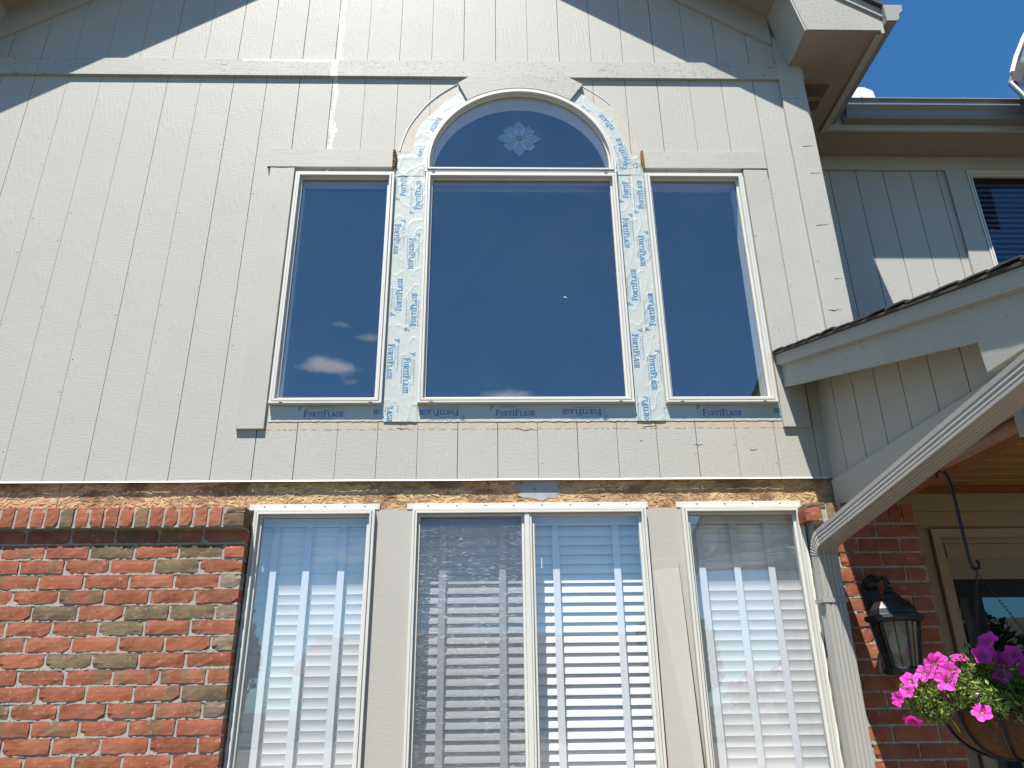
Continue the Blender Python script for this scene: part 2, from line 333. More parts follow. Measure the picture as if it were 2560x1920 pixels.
def leaf_mat():
    q = NT('petunia_leaf'); at = q.n('ShaderNodeAttribute'); at.attribute_name = 'tone'
    t = q.ramp(at.outputs['Fac'], (0.0, (0.04, 0.085, 0.016)), (0.5, (0.14, 0.24, 0.035)), (1.0, (0.38, 0.42, 0.09)))
    q.color(t); q.rough(0.55)
    tl = q.n('ShaderNodeBsdfTranslucent'); q.l(t, tl.inputs[0]); ms = q.n('ShaderNodeMixShader'); ms.inputs[0].default_value = .35
    q.l(q.b.outputs[0], ms.inputs[1]); q.l(tl.outputs[0], ms.inputs[2]); q.l(ms.outputs[0], q.o.inputs[0]); return q.m
M['leaf'] = leaf_mat()
M['ground'] = simple('lawn_soil', (0.10, 0.083, 0.045), 0.95, 0.3, 3, 0.3)
M['concrete'] = simple('concrete_walk', (0.26, 0.21, 0.15), 0.9, 0.1, 5, 0.3)
M['roofvent'] = simple('white_roof_vent', (0.78, 0.77, 0.73), 0.5, 0.04, 5, 0.05)
M['flash'] = simple('weathered_sheet_metal', (0.38, 0.39, 0.39), 0.45, 0.4, 18, 0.6, metal=0.5)
M['caulk'] = simple('white_caulk', (0.78, 0.77, 0.74), 0.7, 0.06, 40, 0.6)
M['rawwood'] = simple('splintered_wood', (0.26, 0.13, 0.045), 0.95, 0.5, 90, 1.0)
M['patch'] = simple('grey_adhesive_residue', (0.34, 0.34, 0.34), 0.8, 0.2, 14, 0.4)
M['panel'] = siding_mat('mullion_panel_paint', False, (0.41, 0.388, 0.343), 0.3)
M['farwall'] = simple('far_house_wall', (0.42, 0.38, 0.32), 0.9)
M['farroof'] = simple('far_house_roof', (0.10, 0.09, 0.085), 0.95)
M['bark'] = simple('bark', (0.12, 0.09, 0.07), 0.95, 0.3, 20, 0.6)
M['farleaf'] = simple('tree_leaf', (0.05, 0.09, 0.02), 0.7, 0.4, 2, 0)

# ------------------------------------------------------------------ builders
class MB:
    def __init__(s): s.v = []; s.f = []; s.attr = []
    def add(s, vs, fs, tone=None):
        o = len(s.v); s.v += [tuple(p) for p in vs]; s.f += [tuple(i + o for i in f) for f in fs]
        s.attr += [tone if tone is not None else 0.5] * len(vs); return s
    def box(s, x0, x1, y0, y1, z0, z1):
        vs = [(x, y, z) for x in (x0, x1) for y in (y0, y1) for z in (z0, z1)]
        return s.add(vs, [(0, 1, 3, 2), (4, 6, 7, 5), (0, 4, 5, 1), (2, 3, 7, 6), (0, 2, 6, 4), (1, 5, 7, 3)])
    def prism_xz(s, poly, y0, y1):
        n = len(poly); vs = [(x, y0, z) for x, z in poly] + [(x, y1, z) for x, z in poly]
        return s.add(vs, [tuple(range(n)), tuple(range(2 * n - 1, n - 1, -1))] + [(i, i + n, (i + 1) % n + n, (i + 1) % n) for i in range(n)])
    def prism_yz(s, poly, x0, x1):
        n = len(poly); vs = [(x0, y, z) for y, z in poly] + [(x1, y, z) for y, z in poly]
        return s.add(vs, [tuple(range(n)), tuple(range(2 * n - 1, n - 1, -1))] + [(i, i + n, (i + 1) % n + n, (i + 1) % n) for i in range(n)])
    def tube(s, pts, r, n=8, close=False, r1=None):
        pts = [Vector(p) for p in pts]; rings = []
        u = None
        for i, p in enumerate(pts):
            a = pts[max(i - 1, 0)] if not close else pts[i - 1]; b = pts[min(i + 1, len(pts) - 1)] if not close else pts[(i + 1) % len(pts)]
            d = (b - a).normalized()
            if u is None: u = d.orthogonal().normalized()
            u = (u - d * u.dot(d)).normalized(); w = d.cross(u)
            rr = r if r1 is None else r + (r1 - r) * i / (len(pts) - 1)
            rings.append([p + (u * math.cos(2 * math.pi * k / n) + w * math.sin(2 * math.pi * k / n)) * rr for k in range(n)])
        vs = [q for g in rings for q in g]; m_ = len(rings); fs = []
        for i in range(m_ if close else m_ - 1):
            j = (i + 1) % m_
            fs += [(i * n + k, i * n + (k + 1) % n, j * n + (k + 1) % n, j * n + k) for k in range(n)]
        if not close: fs += [tuple(range(n))[::-1], tuple((m_ - 1) * n + k for k in range(n))]
        return s.add(vs, fs)
    def sweep(s, pts, section, ups, close_ends=True):
        """section: list of (a, b) in frame (side, up) ; ups: list of (side, up) vectors per point"""
        n = len(section); vs = []
        for p, (sd_, up_) in zip(pts, ups):
            for a, b in section: vs.append(Vector(p) + Vector(sd_) * a + Vector(up_) * b)
        fs = []
        for i in range(len(pts) - 1):
            fs += [(i * n + k, i * n + (k + 1) % n, (i + 1) * n + (k + 1) % n, (i + 1) * n + k) for k in range(n)]
        if close_ends: fs += [tuple(range(n))[::-1], tuple((len(pts) - 1) * n + k for k in range(n))]
        return s.add(vs, fs)
    def mesh(s, name, mat):
        me = bpy.data.meshes.new(name); me.from_pydata(s.v, [], s.f); me.validate(clean_customdata=False)
        if len(s.attr) == len(me.vertices):
            at = me.attributes.new('tone', 'FLOAT', 'POINT'); at.data.foreach_set('value', s.attr)
        bm = bmesh.new(); bm.from_mesh(me); bmesh.ops.recalc_face_normals(bm, faces=bm.faces); bm.to_mesh(me); bm.free()
        me.materials.append(M[mat] if isinstance(mat, str) else mat); return me
    def build(s, name, mat, parent=None, bevel=0.0, smooth=False, kind=None):
        o = bpy.data.objects.new(name, s.mesh(name, mat)); COL.objects.link(o)
        if parent: o.parent = parent
        if bevel:
            b = o.modifiers.new('bevel', 'BEVEL'); b.width = bevel; b.segments = 1; b.limit_method = 'ANGLE'
        if smooth:
            for p in o.data.polygons: p.use_smooth = True
        if kind: o['kind'] = kind
        return o
def box(name, mat, parent, *b, bevel=0.0, **k): return MB().box(*b).build(name, mat, parent, bevel, **k)
def tag(o, label, cat, group=None):
    o['label'] = label; o['category'] = cat; o['kind'] = 'thing'
    if group: o['group'] = group
    return o
def thing(name, label, cat, group=None, loc=(0, 0, 0)):
    o = bpy.data.objects.new(name, None); COL.objects.link(o); o.empty_display_size = 0.1; o.location = (0, 0, 0)
    return tag(o, label, cat, group)
def struct(o): o['kind'] = 'structure'; return o

def ring(outline, prof, parent, name, mat, close=True, bevel=0):
    """sweep a window-frame profile [(inset, y), ...] round an outline(inset) -> [(x, z), ...]"""
    rows = []
    for ins, y in prof: rows.append([(x, y, z) for x, z in outline(ins)])
    n = len(rows[0]); vs = [p for r_ in rows for p in r_]; fs = []
    for i in range(len(rows) - 1):
        for k in range(n): fs.append((i * n + k, i * n + (k + 1) % n, (i + 1) * n + (k + 1) % n, (i + 1) * n + k))
    return MB().add(vs, fs).build(name, mat, parent)
def rect_o(x0, x1, z0, z1): return lambda i: [(x0 + i, z0 + i), (x0 + i, z1 - i), (x1 - i, z1 - i), (x1 - i, z0 + i)]
def arch_o(cx, cz, r, z0, n=56):
    def f(i):
        pts = [(cx - (r - i), z0 + i)]
        for k in range(n + 1):
            a = math.pi - math.pi * k / n; pts.append((cx + (r - i) * math.cos(a), max(cz, z0 + i) + (r - i) * math.sin(a)))
        pts.append((cx + (r - i), z0 + i)); return pts
    return f
def pane(outline, ins, y, parent, mat, name='pane'):
    p = outline(ins); n = len(p)
    vs = [(x, y, z) for x, z in p]
    return MB().add(vs, [tuple(range(n))]).build(name, mat, parent)
def wob_grid(name, mat, parent, f, nu, nv, th=0.0015):
    """sheet with real thickness from f(u, v) -> (x, y, z), facing -y"""
    vs = []; fs = []
    for s_ in (0, 1):
        for i in range(nu + 1):
            for j in range(nv + 1):
                x, y, z = f(i / nu, j / nv); vs.append((x, y + s_ * th, z))
    N = (nu + 1) * (nv + 1); ix = lambda i, j, s_: s_ * N + i * (nv + 1) + j
    for i in range(nu):
        for j in range(nv):
            fs.append((ix(i, j, 0), ix(i + 1, j, 0), ix(i + 1, j + 1, 0), ix(i, j + 1, 0)))
            fs.append((ix(i, j, 1), ix(i, j + 1, 1), ix(i + 1, j + 1, 1), ix(i + 1, j, 1)))
    for i in range(nu):
        for j in (0, nv): fs.append((ix(i, j, 0), ix(i + 1, j, 0), ix(i + 1, j, 1), ix(i, j, 1)))
    for j in range(nv):
        for i in (0, nu): fs.append((ix(i, j, 0), ix(i, j + 1, 0), ix(i, j + 1, 1), ix(i, j, 1)))
    return MB().add(vs, fs).build(name, mat, parent)

# ================================================================== ground and surroundings (behind the camera, seen only in the glass)
struct(MB().box(-60, 70, -90, 60, -0.3, 0.0).build('lawn', 'ground'))
struct(MB().box(3.2, 7.0, -9.0, -0.6, 0.0, 0.03).build('front_walk', 'concrete'))
struct(MB().box(-60, 70, -24, -15, 0.0, 0.02).build('street', M['concrete']))

# ================================================================== main gable wall of upright siding
WX0, WX1 = -1.04, 4.165
PK = 1.561
def roofline(x, peak): return peak - 0.667 * abs(x - PK)
TOPW = 7.328
wall = thing('gable_siding_wall', 'tan upright siding of the big front gable around the arched window', 'wall')
holes = [(1.085, 1.622, 3.0, 4.42), (1.842, 2.925, 3.0, 4.51), (3.128, 3.672, 3.0, 4.42)]
def plank_cells(xa, xb, z0, ztop_a, ztop_b):
    """solid cells of one plank (x range) with the window openings cut out"""
    xs = sorted({xa, xb} | {h[i] for h in holes for i in (0, 1) if xa < h[i] < xb} | ({ARC[0]} if xa < ARC[0] < xb else set()))
    out = []
    for a, b in zip(xs[:-1], xs[1:]):
        mid = (a + b) / 2; spans = [(h[2], h[3]) for h in holes if h[0] <= mid <= h[1]]
        dmin = 0 if a <= ARC[0] <= b else min(abs(a - ARC[0]), abs(b - ARC[0])); dmax = max(abs(a - ARC[0]), abs(b - ARC[0]))
        zs = [z0]
        for s_ in spans: zs += [s_[0], s_[1]]
        if dmin < 0.545:
            # steps across the arch
            nst = 10
            for k in range(nst):
                aa = a + (b - a) * k / nst; bb = a + (b - a) * (k + 1) / nst
                dm = min(abs(aa - ARC[0]), abs(bb - ARC[0])) if not (aa < ARC[0] < bb) else 0
                top = ARC[1] + (math.sqrt(max(0, .545 ** 2 - dm ** 2)) if dm < .545 else 0)
                sp_ = [z0] + ([3.0, top] if spans else ([4.49, top] if dm < .545 else []))
                for q0, q1 in zip(sp_[::2], sp_[1::2]): out.append((aa, bb, q0, q1))
                out.append((aa, bb, sp_[-1], None))
            continue
        for q0, q1 in zip(zs[::2], zs[1::2]): out.append((a, b, q0, q1))
        out.append((a, b, zs[-1], None))
    return out
k = -6; gR = .002
while True:
    gL = 0.0022 if k == -6 else gR; gR = random.uniform(0.0008, 0.0022); xa = k * 0.2032 + gL; xb = (k + 1) * 0.2032 - gR; k += 1
    if xa > WX1: break
    if xb < WX0: continue
    xa = max(xa, WX0); xb = min(xb, WX1 - 0.004)
    z0 = 2.589 + random.uniform(-0.0015, 0.0015)
    mb = MB(); lowmb = MB(); split = all(any(h[0] <= t <= h[1] for h in holes) for t in (xa, xb))
    keep = mb
    for a, b, q0, q1 in plank_cells(xa, xb, z0, 0, 0):
        mb = lowmb if (split and q1 is not None and q1 <= 3.001) else keep
        if q1 is not None: mb.prism_xz([(a, q0), (b, q0), (b, q1), (a, q1)], 0.0, 0.014)
        else:
            tops = [(b, roofline(b, TOPW)), (a, roofline(a, TOPW))]
            if a < PK < b: tops.insert(1, (PK, TOPW))
            mb.prism_xz([(a, q0), (b, q0)] + tops, 0.0, 0.014)
    keep.build('siding_plank', 'siding', wall)
    if lowmb.v: lowmb.build('siding_plank', 'siding', wall)
# backing behind the grooves, with the same window openings
bk = MB()
for a, b, q0, q1 in plank_cells(WX0, WX1 - .01, 2.60, 0, 0):
    q1 = q1 if q1 is not None else min(roofline(a, TOPW), roofline(b, TOPW)) if (b - a) < 0.3 else None
    if q1 is None: q1 = 5.2
    bk.box(a, b, 0.0145, 0.021, q0, q1)
for i in range(24):
    a = WX0 + (WX1 - WX0) * i / 24; b = a + (WX1 - WX0) / 24
    bk.box(a, b, 0.0148, 0.0206, 5.15, min(roofline(a, TOPW), roofline(b, TOPW)) - .01)
bk.build('groove_backing', 'groove', wall)
# bright painted lip along the torn-back bottom edge
pts_n = 60
def lip(u, v):
    x = WX0 + (3.90 - WX0) * u
    return (x, -0.003 - 0.004 * (1 - v) + 0.0015 * mnoise.noise((x * 3, 0, 0)), 2.583 + 0.0075 * v + 0.0018 * mnoise.noise((x * 2.3, 4, 0)))
wob_grid('bottom_edge_strip', 'caulk', wall, lip, pts_n, 1, 0.002)
# raised paint ridge round the missing arch trim
def ridge(a0, a1, n, sgn):
    pts = []
    for i in range(n + 1):
        a = R(a0 + (a1 - a0) * i / n); rr = 0.729 + 0.003 * mnoise.noise((a * 6, sgn, 0)); pts.append((ARC[0] + rr * math.cos(a), -0.0015, ARC[1] + rr * math.sin(a)))
    return pts
rg = MB(); rg.tube(ridge(172, 122, 40, 0), 0.0042, 5); rg.tube(ridge(58, 40, 12, 3), 0.002, 5)
rg.build('paint_ridge', 'caulk', wall)

# ---- trim boards on the gable (each was nailed on by itself)
T = 0.021
bb = thing('band_board', 'long horizontal band board with mildew specks and white paint smears', 'trim board')
box('board', 'band', bb, WX0, 1.238, -T, 0.0005, 5.172, 5.305, bevel=0.0015)
box('board', 'band', bb, 1.243, 4.0245, -T, 0.0005, 5.172, 5.305, bevel=0.0015)
box('joint_caulk', 'caulk', bb, 1.2382, 1.2428, -T + 0.002, 0.0, 5.174, 5.303)
cb = tag(box('corner_board', 'trimz', None, 4.024, 4.180, -T - 0.001, 0.0005, 2.45, 5.52, bevel=0.002), 'tall corner board cracked in places at the right edge of the gable', 'trim board')
def rakeband(x0, x1, lo, hi): # sloped board between two offsets below/above the gable line
    return [(x0, roofline(x0, lo)), (x1, roofline(x1, lo)), (x1, roofline(x1, hi)), (x0, roofline(x0, hi))]
for nm, xs, lab in (('rake_frieze_board', (WX0, PK), 'sloping frieze board under the left rake soffit, in shade'), ('rake_frieze_board', (PK, 4.02), 'sloping frieze board under the right rake soffit, in shade')):
    tag(MB().prism_xz(rakeband(xs[0], xs[1], 7.105, 7.328), -T - 0.002, -0.0005).build(nm, 'trim', None, 0.0015), lab, 'trim board')
hl_ = thing('window_head_board', 'weathered head board over the left upper window, its right end splintered', 'trim board')
box('board', 'trim', hl_, 0.902, 1.624, -T, 0.0005, 4.477, 4.609, bevel=0.0015)
sp = MB()
for i in range(26):
    z = 4.478 + i * 0.005; w_ = random.uniform(0.004, 0.022); sp.box(1.622, 1.632 + w_ * .5, -T - random.uniform(-.004, .004), -0.001, z, z + 0.0052)
sp.build('splintered_end', 'rawwood', hl_)
for a in range(1): MB().prism_xz([(0.893, 4.476), (0.98, 4.471), (1.052, 4.4755), (1.052, 4.4785), (0.905, 4.4785)], -T - 0.001, -0.001).build('open_joint', 'vinyl_dark', hl_)
tag(box('window_side_board', 'trimz', None, 0.912, 1.054, -T + .001, 0.0005, 2.854, 4.4735, bevel=0.0015), 'upright trim board left of the upper windows, cut off at its foot', 'trim board')
hr_ = thing('window_head_board', 'weathered head board over the right upper window, cracked near its end', 'trim board')
box('board', 'trim', hr_, 3.112, 3.850, -T, 0.0005, 4.478, 4.601, bevel=0.0015)
MB().prism_xz([(3.110, 4.470), (3.119, 4.48), (3.115, 4.603), (3.103, 4.606), (3.099, 4.55)], -T - .004, -.001).build('torn_end', 'rawwood', hr_)
MB().prism_xz([(3.70, 4.474), (3.85, 4.4715), (3.85, 4.4755), (3.70, 4.4765)], -T - 0.0008, -0.001).build('open_joint', 'vinyl_dark', hr_)
tag(box('window_side_board', 'trimz', None, 3.706, 3.846, -T + .001, 0.0005, 2.853, 4.471, bevel=0.0015), 'upright trim board right of the upper windows, behind the porch roof end', 'trim board')
ks = [(2.000, 5.118), (2.068, 5.1715), (2.690, 5.1715), (2.779, 5.115)]
kin = [(ARC[0] + 0.574 * math.cos(R(a)), ARC[1] + 0.574 * math.sin(R(a))) for a in [57 + 67 * i / 16 for i in range(17)]]
tag(MB().prism_xz(ks + kin, -T - 0.004, 0.0005).build('arch_keystone_board', 'key', None, 0.0015), 'mildewed keystone-shaped board left above the arched window', 'trim board')

# cracks in the corner board and rusty nail heads in the siding
def crack(x0, x1, z, y, parent, h=.004, seed=0):
    rn = random.Random(seed); n = max(5, int((x1 - x0) / .008)); up_ = []; dn_ = []; zz = z
    for i in range(n + 1):
        t = i / n; zz += rn.uniform(-.0035, .0035); w_ = h * (1 - abs(2 * t - .7)) * rn.uniform(.3, 1) + .0006
        up_.append((x0 + (x1 - x0) * t, zz + w_)); dn_.append((x0 + (x1 - x0) * t, zz - w_ * .5))
    return MB().prism_xz(dn_ + up_[::-1], y - .0006, y + .002).build('paint_crack', 'vinyl_dark', parent)
for i, (a, b, z, h) in enumerate(((4.085, 4.160, 4.640, .004), (4.10, 4.176, 4.445, .0035), (4.075, 4.150, 4.075, .004), (4.052, 4.125, 3.528, .006), (4.09, 4.15, 5.02, .002), (4.12, 4.165, 3.72, .002))): crack(a, b, z, -T - .0012, cb, h, i)
nh = MB(); rn = random.Random(5)
for k in range(-5, 21):
    for j in range(12):
        x = k * .2032 + rn.choice((-.014, .016)) + rn.uniform(-.004, .004); z = 2.66 + j * .2 + rn.uniform(-.02, .02) + (k % 3) * .05
        if rn.random() < .45 or not (WX0 < x < 4.0) or (1.0 < x < 3.8 and 2.84 < z < 5.2) or z > 5.12: continue
        r_ = rn.uniform(.0016, .0034); nh.prism_xz([(x + r_ * math.cos(a), z + r_ * math.sin(a) * rn.uniform(.6, 1.2)) for a in [math.pi * 2 * i / 6 for i in range(6)]], -.0008, .0012)
nh.build('nail_heads', 'rawwood', wall, kind='stuff')
for x0, x1, z, sd in ((3.24, 3.285, 2.768, 9), (3.52, 3.56, 2.74, 8), (2.96, 2.972, 2.79, 4), (2.32, 2.44, 2.857, 7), (1.72, 1.78, 2.862, 3), (2.98, 3.06, 2.860, 2)): crack(x0, x1, z, -.0005, wall, .0022, sd)

# ================================================================== oriented strand board band
ob = thing('strand_board_band', 'bare strand board sheathing exposed between siding and brick', 'sheathing')
xs = [-1.04, 0.385, 1.60, 2.187, 3.918]
for a, b in zip(xs[:-1], xs[1:]): MB().box(a + .0015, min(b, 1.04) - .0015, 0.0225, 0.034, 2.40, 2.66).build('sheathing_panel', 'osb', ob) if b < 1.04 else box('sheathing_panel', 'osb', ob, a + .0015, b - .0015, 0.0225, 0.034, 2.4415, 2.66)
st = MB()
for i in range(3000):
    x = random.uniform(-1.0, 3.86); z = random.uniform(2.435, 2.60)
    l_ = random.uniform(0.018, 0.075); w_ = random.uniform(0.004, 0.013); a = random.gauss(0, 0.45)
    if random.random() < .2: a = random.uniform(-1.5, 1.5)
    c, s_ = math.cos(a), math.sin(a); y = 0.0222 - random.random() * 0.0022; tl = random.uniform(-.0015, .0015)
    q = [(-l_ / 2, -w_ / 2), (l_ / 2, -w_ / 2 * random.uniform(.3, 1)), (l_ / 2 * .9, w_ / 2), (-l_ / 2 * .8, w_ / 2 * random.uniform(.4, 1))]
    st.add([(x + u * c - v * s_, y + tl * (1 if n_ in (1, 2) else -1), z + u * s_ + v * c) for n_, (u, v) in enumerate(q)], [(0, 1, 2, 3)], tone=min(1, max(0, random.gauss(.6, .25))))
st.build('wood_strands', 'strand', ob, kind='stuff')
pl = []
for i in range(22):
    a = 2 * math.pi * i / 22; rr = 1 + 0.5 * mnoise.noise((math.cos(a) * 2.5, math.sin(a) * 2.5, 1)) + random.uniform(-.1, .1)
    pl.append((2.44 + 0.112 * rr * math.cos(a), min(2.60, 2.545 + 0.055 * rr * math.sin(a))))
MB().prism_xz(pl, 0.0190, 0.0225).build('grey_patch', 'patch', ob)
box('sheathing_panel', 'osb', ob, .3865, 1.045, 0.0345, 0.040, 2.40, 2.445); box('sheathing_panel', 'osb', ob, 3.725, 3.918, 0.0345, 0.040, 2.40, 2.445)
for x, z0, z1 in ((0.083, 2.43, 2.6), (0.69, 2.47, 2.59), (0.90, 2.47, 2.59), (2.78, 2.47, 2.6), (3.60, 2.47, 2.59), (3.19, 2.47, 2.59)):
    MB().prism_xz([(x, z0), (x + .003, z0), (x + .004, z1), (x + .001, z1)], 0.0185, 0.0225).build('seam_mark', 'groove', ob)

# ================================================================== brickwork
def brick_mesh(w, h, d, seed, chip=0.004):
    rnd = random.Random(seed); nx, nz_ = (6, 3) if w > .12 else (3, 3) if w > .07 else (3, 4)
    vs = []; fs = []
    for i in range(nx + 1):
        for j in range(nz_ + 1):
            x = w * i / nx; z = h * j / nz_; e = i in (0, nx) or j in (0, nz_)
            corner = i in (0, nx) and j in (0, nz_)
            dx = rnd.uniform(-.0022, .0022); dz = rnd.uniform(-.0016, .0016)
            if e and not corner: z += dz * (1.3 if j in (0, nz_) else 1)
            if i == 0: x += abs(dx) * (1.8 if corner else 1)
            elif i == nx: x -= abs(dx) * (1.8 if corner else 1)
            else: x += dx
            y = rnd.uniform(-.0007, .0007) + (rnd.uniform(0, .003) if e else 0)
            if corner and rnd.random() < .2: y += chip * 1.6; x += (chip if i == 0 else -chip)
            vs.append((x, y, z))
    for i in range(nx):
        for j in range(nz_): a = i * (nz_ + 1) + j; fs.append((a, a + nz_ + 1, a + nz_ + 2, a + 1))
    rim = [i * (nz_ + 1) for i in range(nx + 1)] + [nx * (nz_ + 1) + j for j in range(1, nz_ + 1)] + [i * (nz_ + 1) + nz_ for i in range(nx - 1, -1, -1)] + [j for j in range(nz_ - 1, 0, -1)]
    o = len(vs); vs += [(vs[i][0], d, vs[i][2]) for i in rim]; n = len(rim)
    for i in range(n): fs.append((rim[i], rim[(i + 1) % n], o + (i + 1) % n, o + i))
    return MB().add(vs, fs).mesh('brick', 'brick')
BM = {'full': [brick_mesh(.1927, .0577, .088, s_) for s_ in range(9)], 'half': [brick_mesh(.092, .0577, .088, 20 + s_) for s_ in range(5)],
      'lock': [brick_mesh(.0575, .086, .12, 40 + s_) for s_ in range(6)], 'end': [brick_mesh(.0945, .0577, .12, 60 + s_) for s_ in range(2)]}
CODE = {'r': (0, 0, 0, 1), 'm': (0.5, 0, 0, 1), 'o': (1, 0, 0, 1), 'g': (1, 0.85, 0, 1)}
def put_brick(kind, x, y, z, parent, c='r'):
    o = bpy.data.objects.new('brick', random.choice(BM[kind])); COL.objects.link(o); o.parent = parent
    o.location = (x, y + random.uniform(-.0022, .0022), z + random.uniform(-.0008, .0008)); o.rotation_euler = (0, random.uniform(-.006, .006), random.uniform(-.004, .004)); o.color = CODE[c]; return o
BY = -0.09; CH = 0.0677; JZ = 2.335
lw = thing('brick_wall', 'rough red brick wall on the left with a rowlock cap course', 'brick wall')
rows = ['rrmrrrr', 'rorormr', 'rorrmrr', 'grrrrmr', 'mrrmrrr', 'gooror', 'mroMrrr'.replace('M', 'm'), 'grmrrmr', 'rroorrr', 'rmmmmrr', 'ommrrrm', 'gmmmmor', 'rmrmmrr', 'rrrrmrr']
XR = 1.057
for r_ in range(22):
    zt = JZ - CH * r_ - 0.0052; zb = zt - 0.0577
    x = XR - .002; codes = rows[r_ % 14] if r_ else 'rrmrrrr'
    i = 0
    while x > -0.78:
        half = (i == 0 and r_ % 2 == 1)
        w_ = .092 if half else .1927
        if r_ == 0: c = random.choice('rrm')
        else: c = codes[i] if i < len(codes) else random.choice('rrrrm')
        put_brick('half' if half else 'full', x - w_, BY, zb, lw, c); x -= w_ + .0105; i += 1
# rowlock cap
put_brick('end', 0.954, -0.131, 2.3425, lw, 'o'); put_brick('end', 0.962, -0.128, 2.3425 + .062, lw, 'o').scale = (.93, 1, .42)
x = 0.954 - .0095 - .0575; cc = 'rrrrmorrrmrrmrgrrrrr'; i = 0
while x > -0.8:
    put_brick('lock', x, -0.131, 2.3420, lw, 'rrrrrmrrrromrrrmrr'[i % 18]); x -= 0.0575 + .0108; i += 1
mo = MB(); mo.box(-1.04, XR - .007, BY + .0055, 0.018, 0.0, 2.336); mo.box(-1.04, XR - .014, -0.131 + .007, 0.018, 2.3365, 2.422); mo.build('mortar', 'mortar', lw)
# ragged mortar squeezed from the bed joints
rag = MB()
def bedline(x0, x1, z, y):
    n = int((x1 - x0) / .016); pts = [(x0 + (x1 - x0) * i / n) for i in range(n + 1)]
    for a, b in zip(pts[:-1], pts[1:]):
        h = random.uniform(.0035, .0062); d = random.uniform(-.0015, .0025)
        rag.box(a, b + .0005, y + .003 + d, y + .012, z - h, z + h * .9)
for r_ in range(0, 22): bedline(-.8, XR - .006, JZ - CH * r_, BY)
rag.build('bed_mortar', 'mortar', lw, kind='stuff')
lowb = MB()
for r_ in range(22, 33):
    zt = JZ - CH * r_ - .0052; x = XR - (.1 if r_ % 2 else 0)
    while x > -0.9: lowb.box(x - .1927, x - .002, BY, BY + .05, zt - .0577, zt); x -= .2032
lowb.build('low_brickwork', 'brick', lw, kind='stuff')

rw = thing('brick_pier', 'red brick pier between right window and entry, half in porch shade', 'brick wall')
PX0, PX1 = 3.722, 4.243
for r_ in range(22):
    zt = JZ - CH * r_ - .0052; zb = zt - .0577
    xs_ = [4.2405 - .1927 - i * .2032 for i in range(3)] if r_ % 2 == 0 else [4.2405 - .092] + [4.2405 - .092 - .2032 - i * .2032 + .0 for i in range(2)]
    if r_ % 2 == 1:
        put_brick('half', 4.1485, BY, zb, rw, 'r'); put_brick('full', 3.9453, BY, zb, rw, random.choice('rrrr')); put_brick('full', 3.742, BY, zb, rw, random.choice('rrrm'))
    else:
        put_brick('full', 4.0478, BY, zb, rw, random.choice('rrrrrrm')); put_brick('full', 3.8446, BY, zb, rw, random.choice('rrrrro'))
        put_brick('half', 3.742, BY, zb, rw, random.choice('rm'))
for i, (kd, x, z, c) in enumerate((('end', 3.665, 2.343, 'r'), ('end', 3.672, 2.410, 'o'), ('lock', 3.772, 2.3425, 'o'), ('lock', 3.843, 2.3425, 'r'), ('lock', 3.914, 2.3425, 'r'))):
    o = put_brick(kd, x + .03, -.131, z, rw, c)
    if i == 1: o.scale = (1, 1, .38)
    if kd == 'end' and i == 0: o.scale = (.85, 1, 1.1)
for i, x in enumerate((3.985, 4.054, 4.118, 4.182)): put_brick('lock', x, BY - .001, 2.3425, rw, 'rrmr'[i])
mo = MB(); mo.box(3.735, PX1 - .006, BY + .008, 0.018, 0.0, 2.336); mo.box(3.73, 3.962, -.124 + .0, .018, 2.3365, 2.425); mo.box(3.965, PX1 - .006, BY + .008, .0, 2.336, 2.425)
mo.build('mortar', 'mortar', rw)
rag = MB()
for r_ in range(0, 22): bedline(3.745, PX1 - .006, JZ - CH * r_, BY)
rag.build('bed_mortar', 'mortar', rw, kind='stuff')
# brick return on the entry side
ret = MB()
for r_ in range(34):
    zt = JZ - CH * r_ - .0052; y = BY + (.1 if r_ % 2 else 0)
    while y < .85: ret.box(4.20, 4.2555, y + .004, min(y + .1927, .853), zt - .0577, zt); y += .2032
ret.build('return_brickwork', 'brick', rw, kind='stuff')
box('return_mortar', 'mortar', rw, 4.166, 4.249, BY + .012, .855, 0.0, 2.42)

# ================================================================== windows
def bead(x, z0, z1, y, r, name, parent, horiz=False, x1=None):
    pts = []
    n = 46
    for i in range(n + 1):
        t = i / n; w_ = 0.004 * mnoise.noise((t * 23, x * 7, z0 * 3))
        pts.append((x + w_, y + w_ * .4, z0 + (z1 - z0) * t) if not horiz else (x + (x1 - x) * t, y + w_ * .4, z0 + w_))
    MB().tube(pts, r, 6).build(name, 'caulk', parent)
UPF = [(0.0, 0.006), (0.0, -0.027), (0.001, -0.0285), (0.0125, -0.0285), (0.0130, -0.0215), (0.0150, -0.0215), (0.0155, -0.0325), (0.0170, -0.0345), (0.0270, -0.0345), (0.0275, -0.033), (0.0275, -0.006)]
UPS = [(0.0275, -0.0060), (0.0275, -0.0085), (0.0290, -0.0100), (0.0385, -0.0100), (0.0400, -0.0085), (0.0400, 0.012)]
def slots(parent, xs_, z, y):
    for x in xs_: box('weep_slot', 'vinyl_dark', parent, x - .009, x + .009, y - .0008, y + .004, z - .0016, z + .0018)
def reveal(parent, outline, ins, y0, depth, rooms=True):
    """drywall return inside the glass"""
    ring(outline, [(ins, y0), (ins - .004, y0 + .0005), (ins - .004, y0 + depth), (ins - .05, y0 + depth + .0005), (ins - .05, y0 + depth + .02)], parent, 'drywall_return', 'drywall')
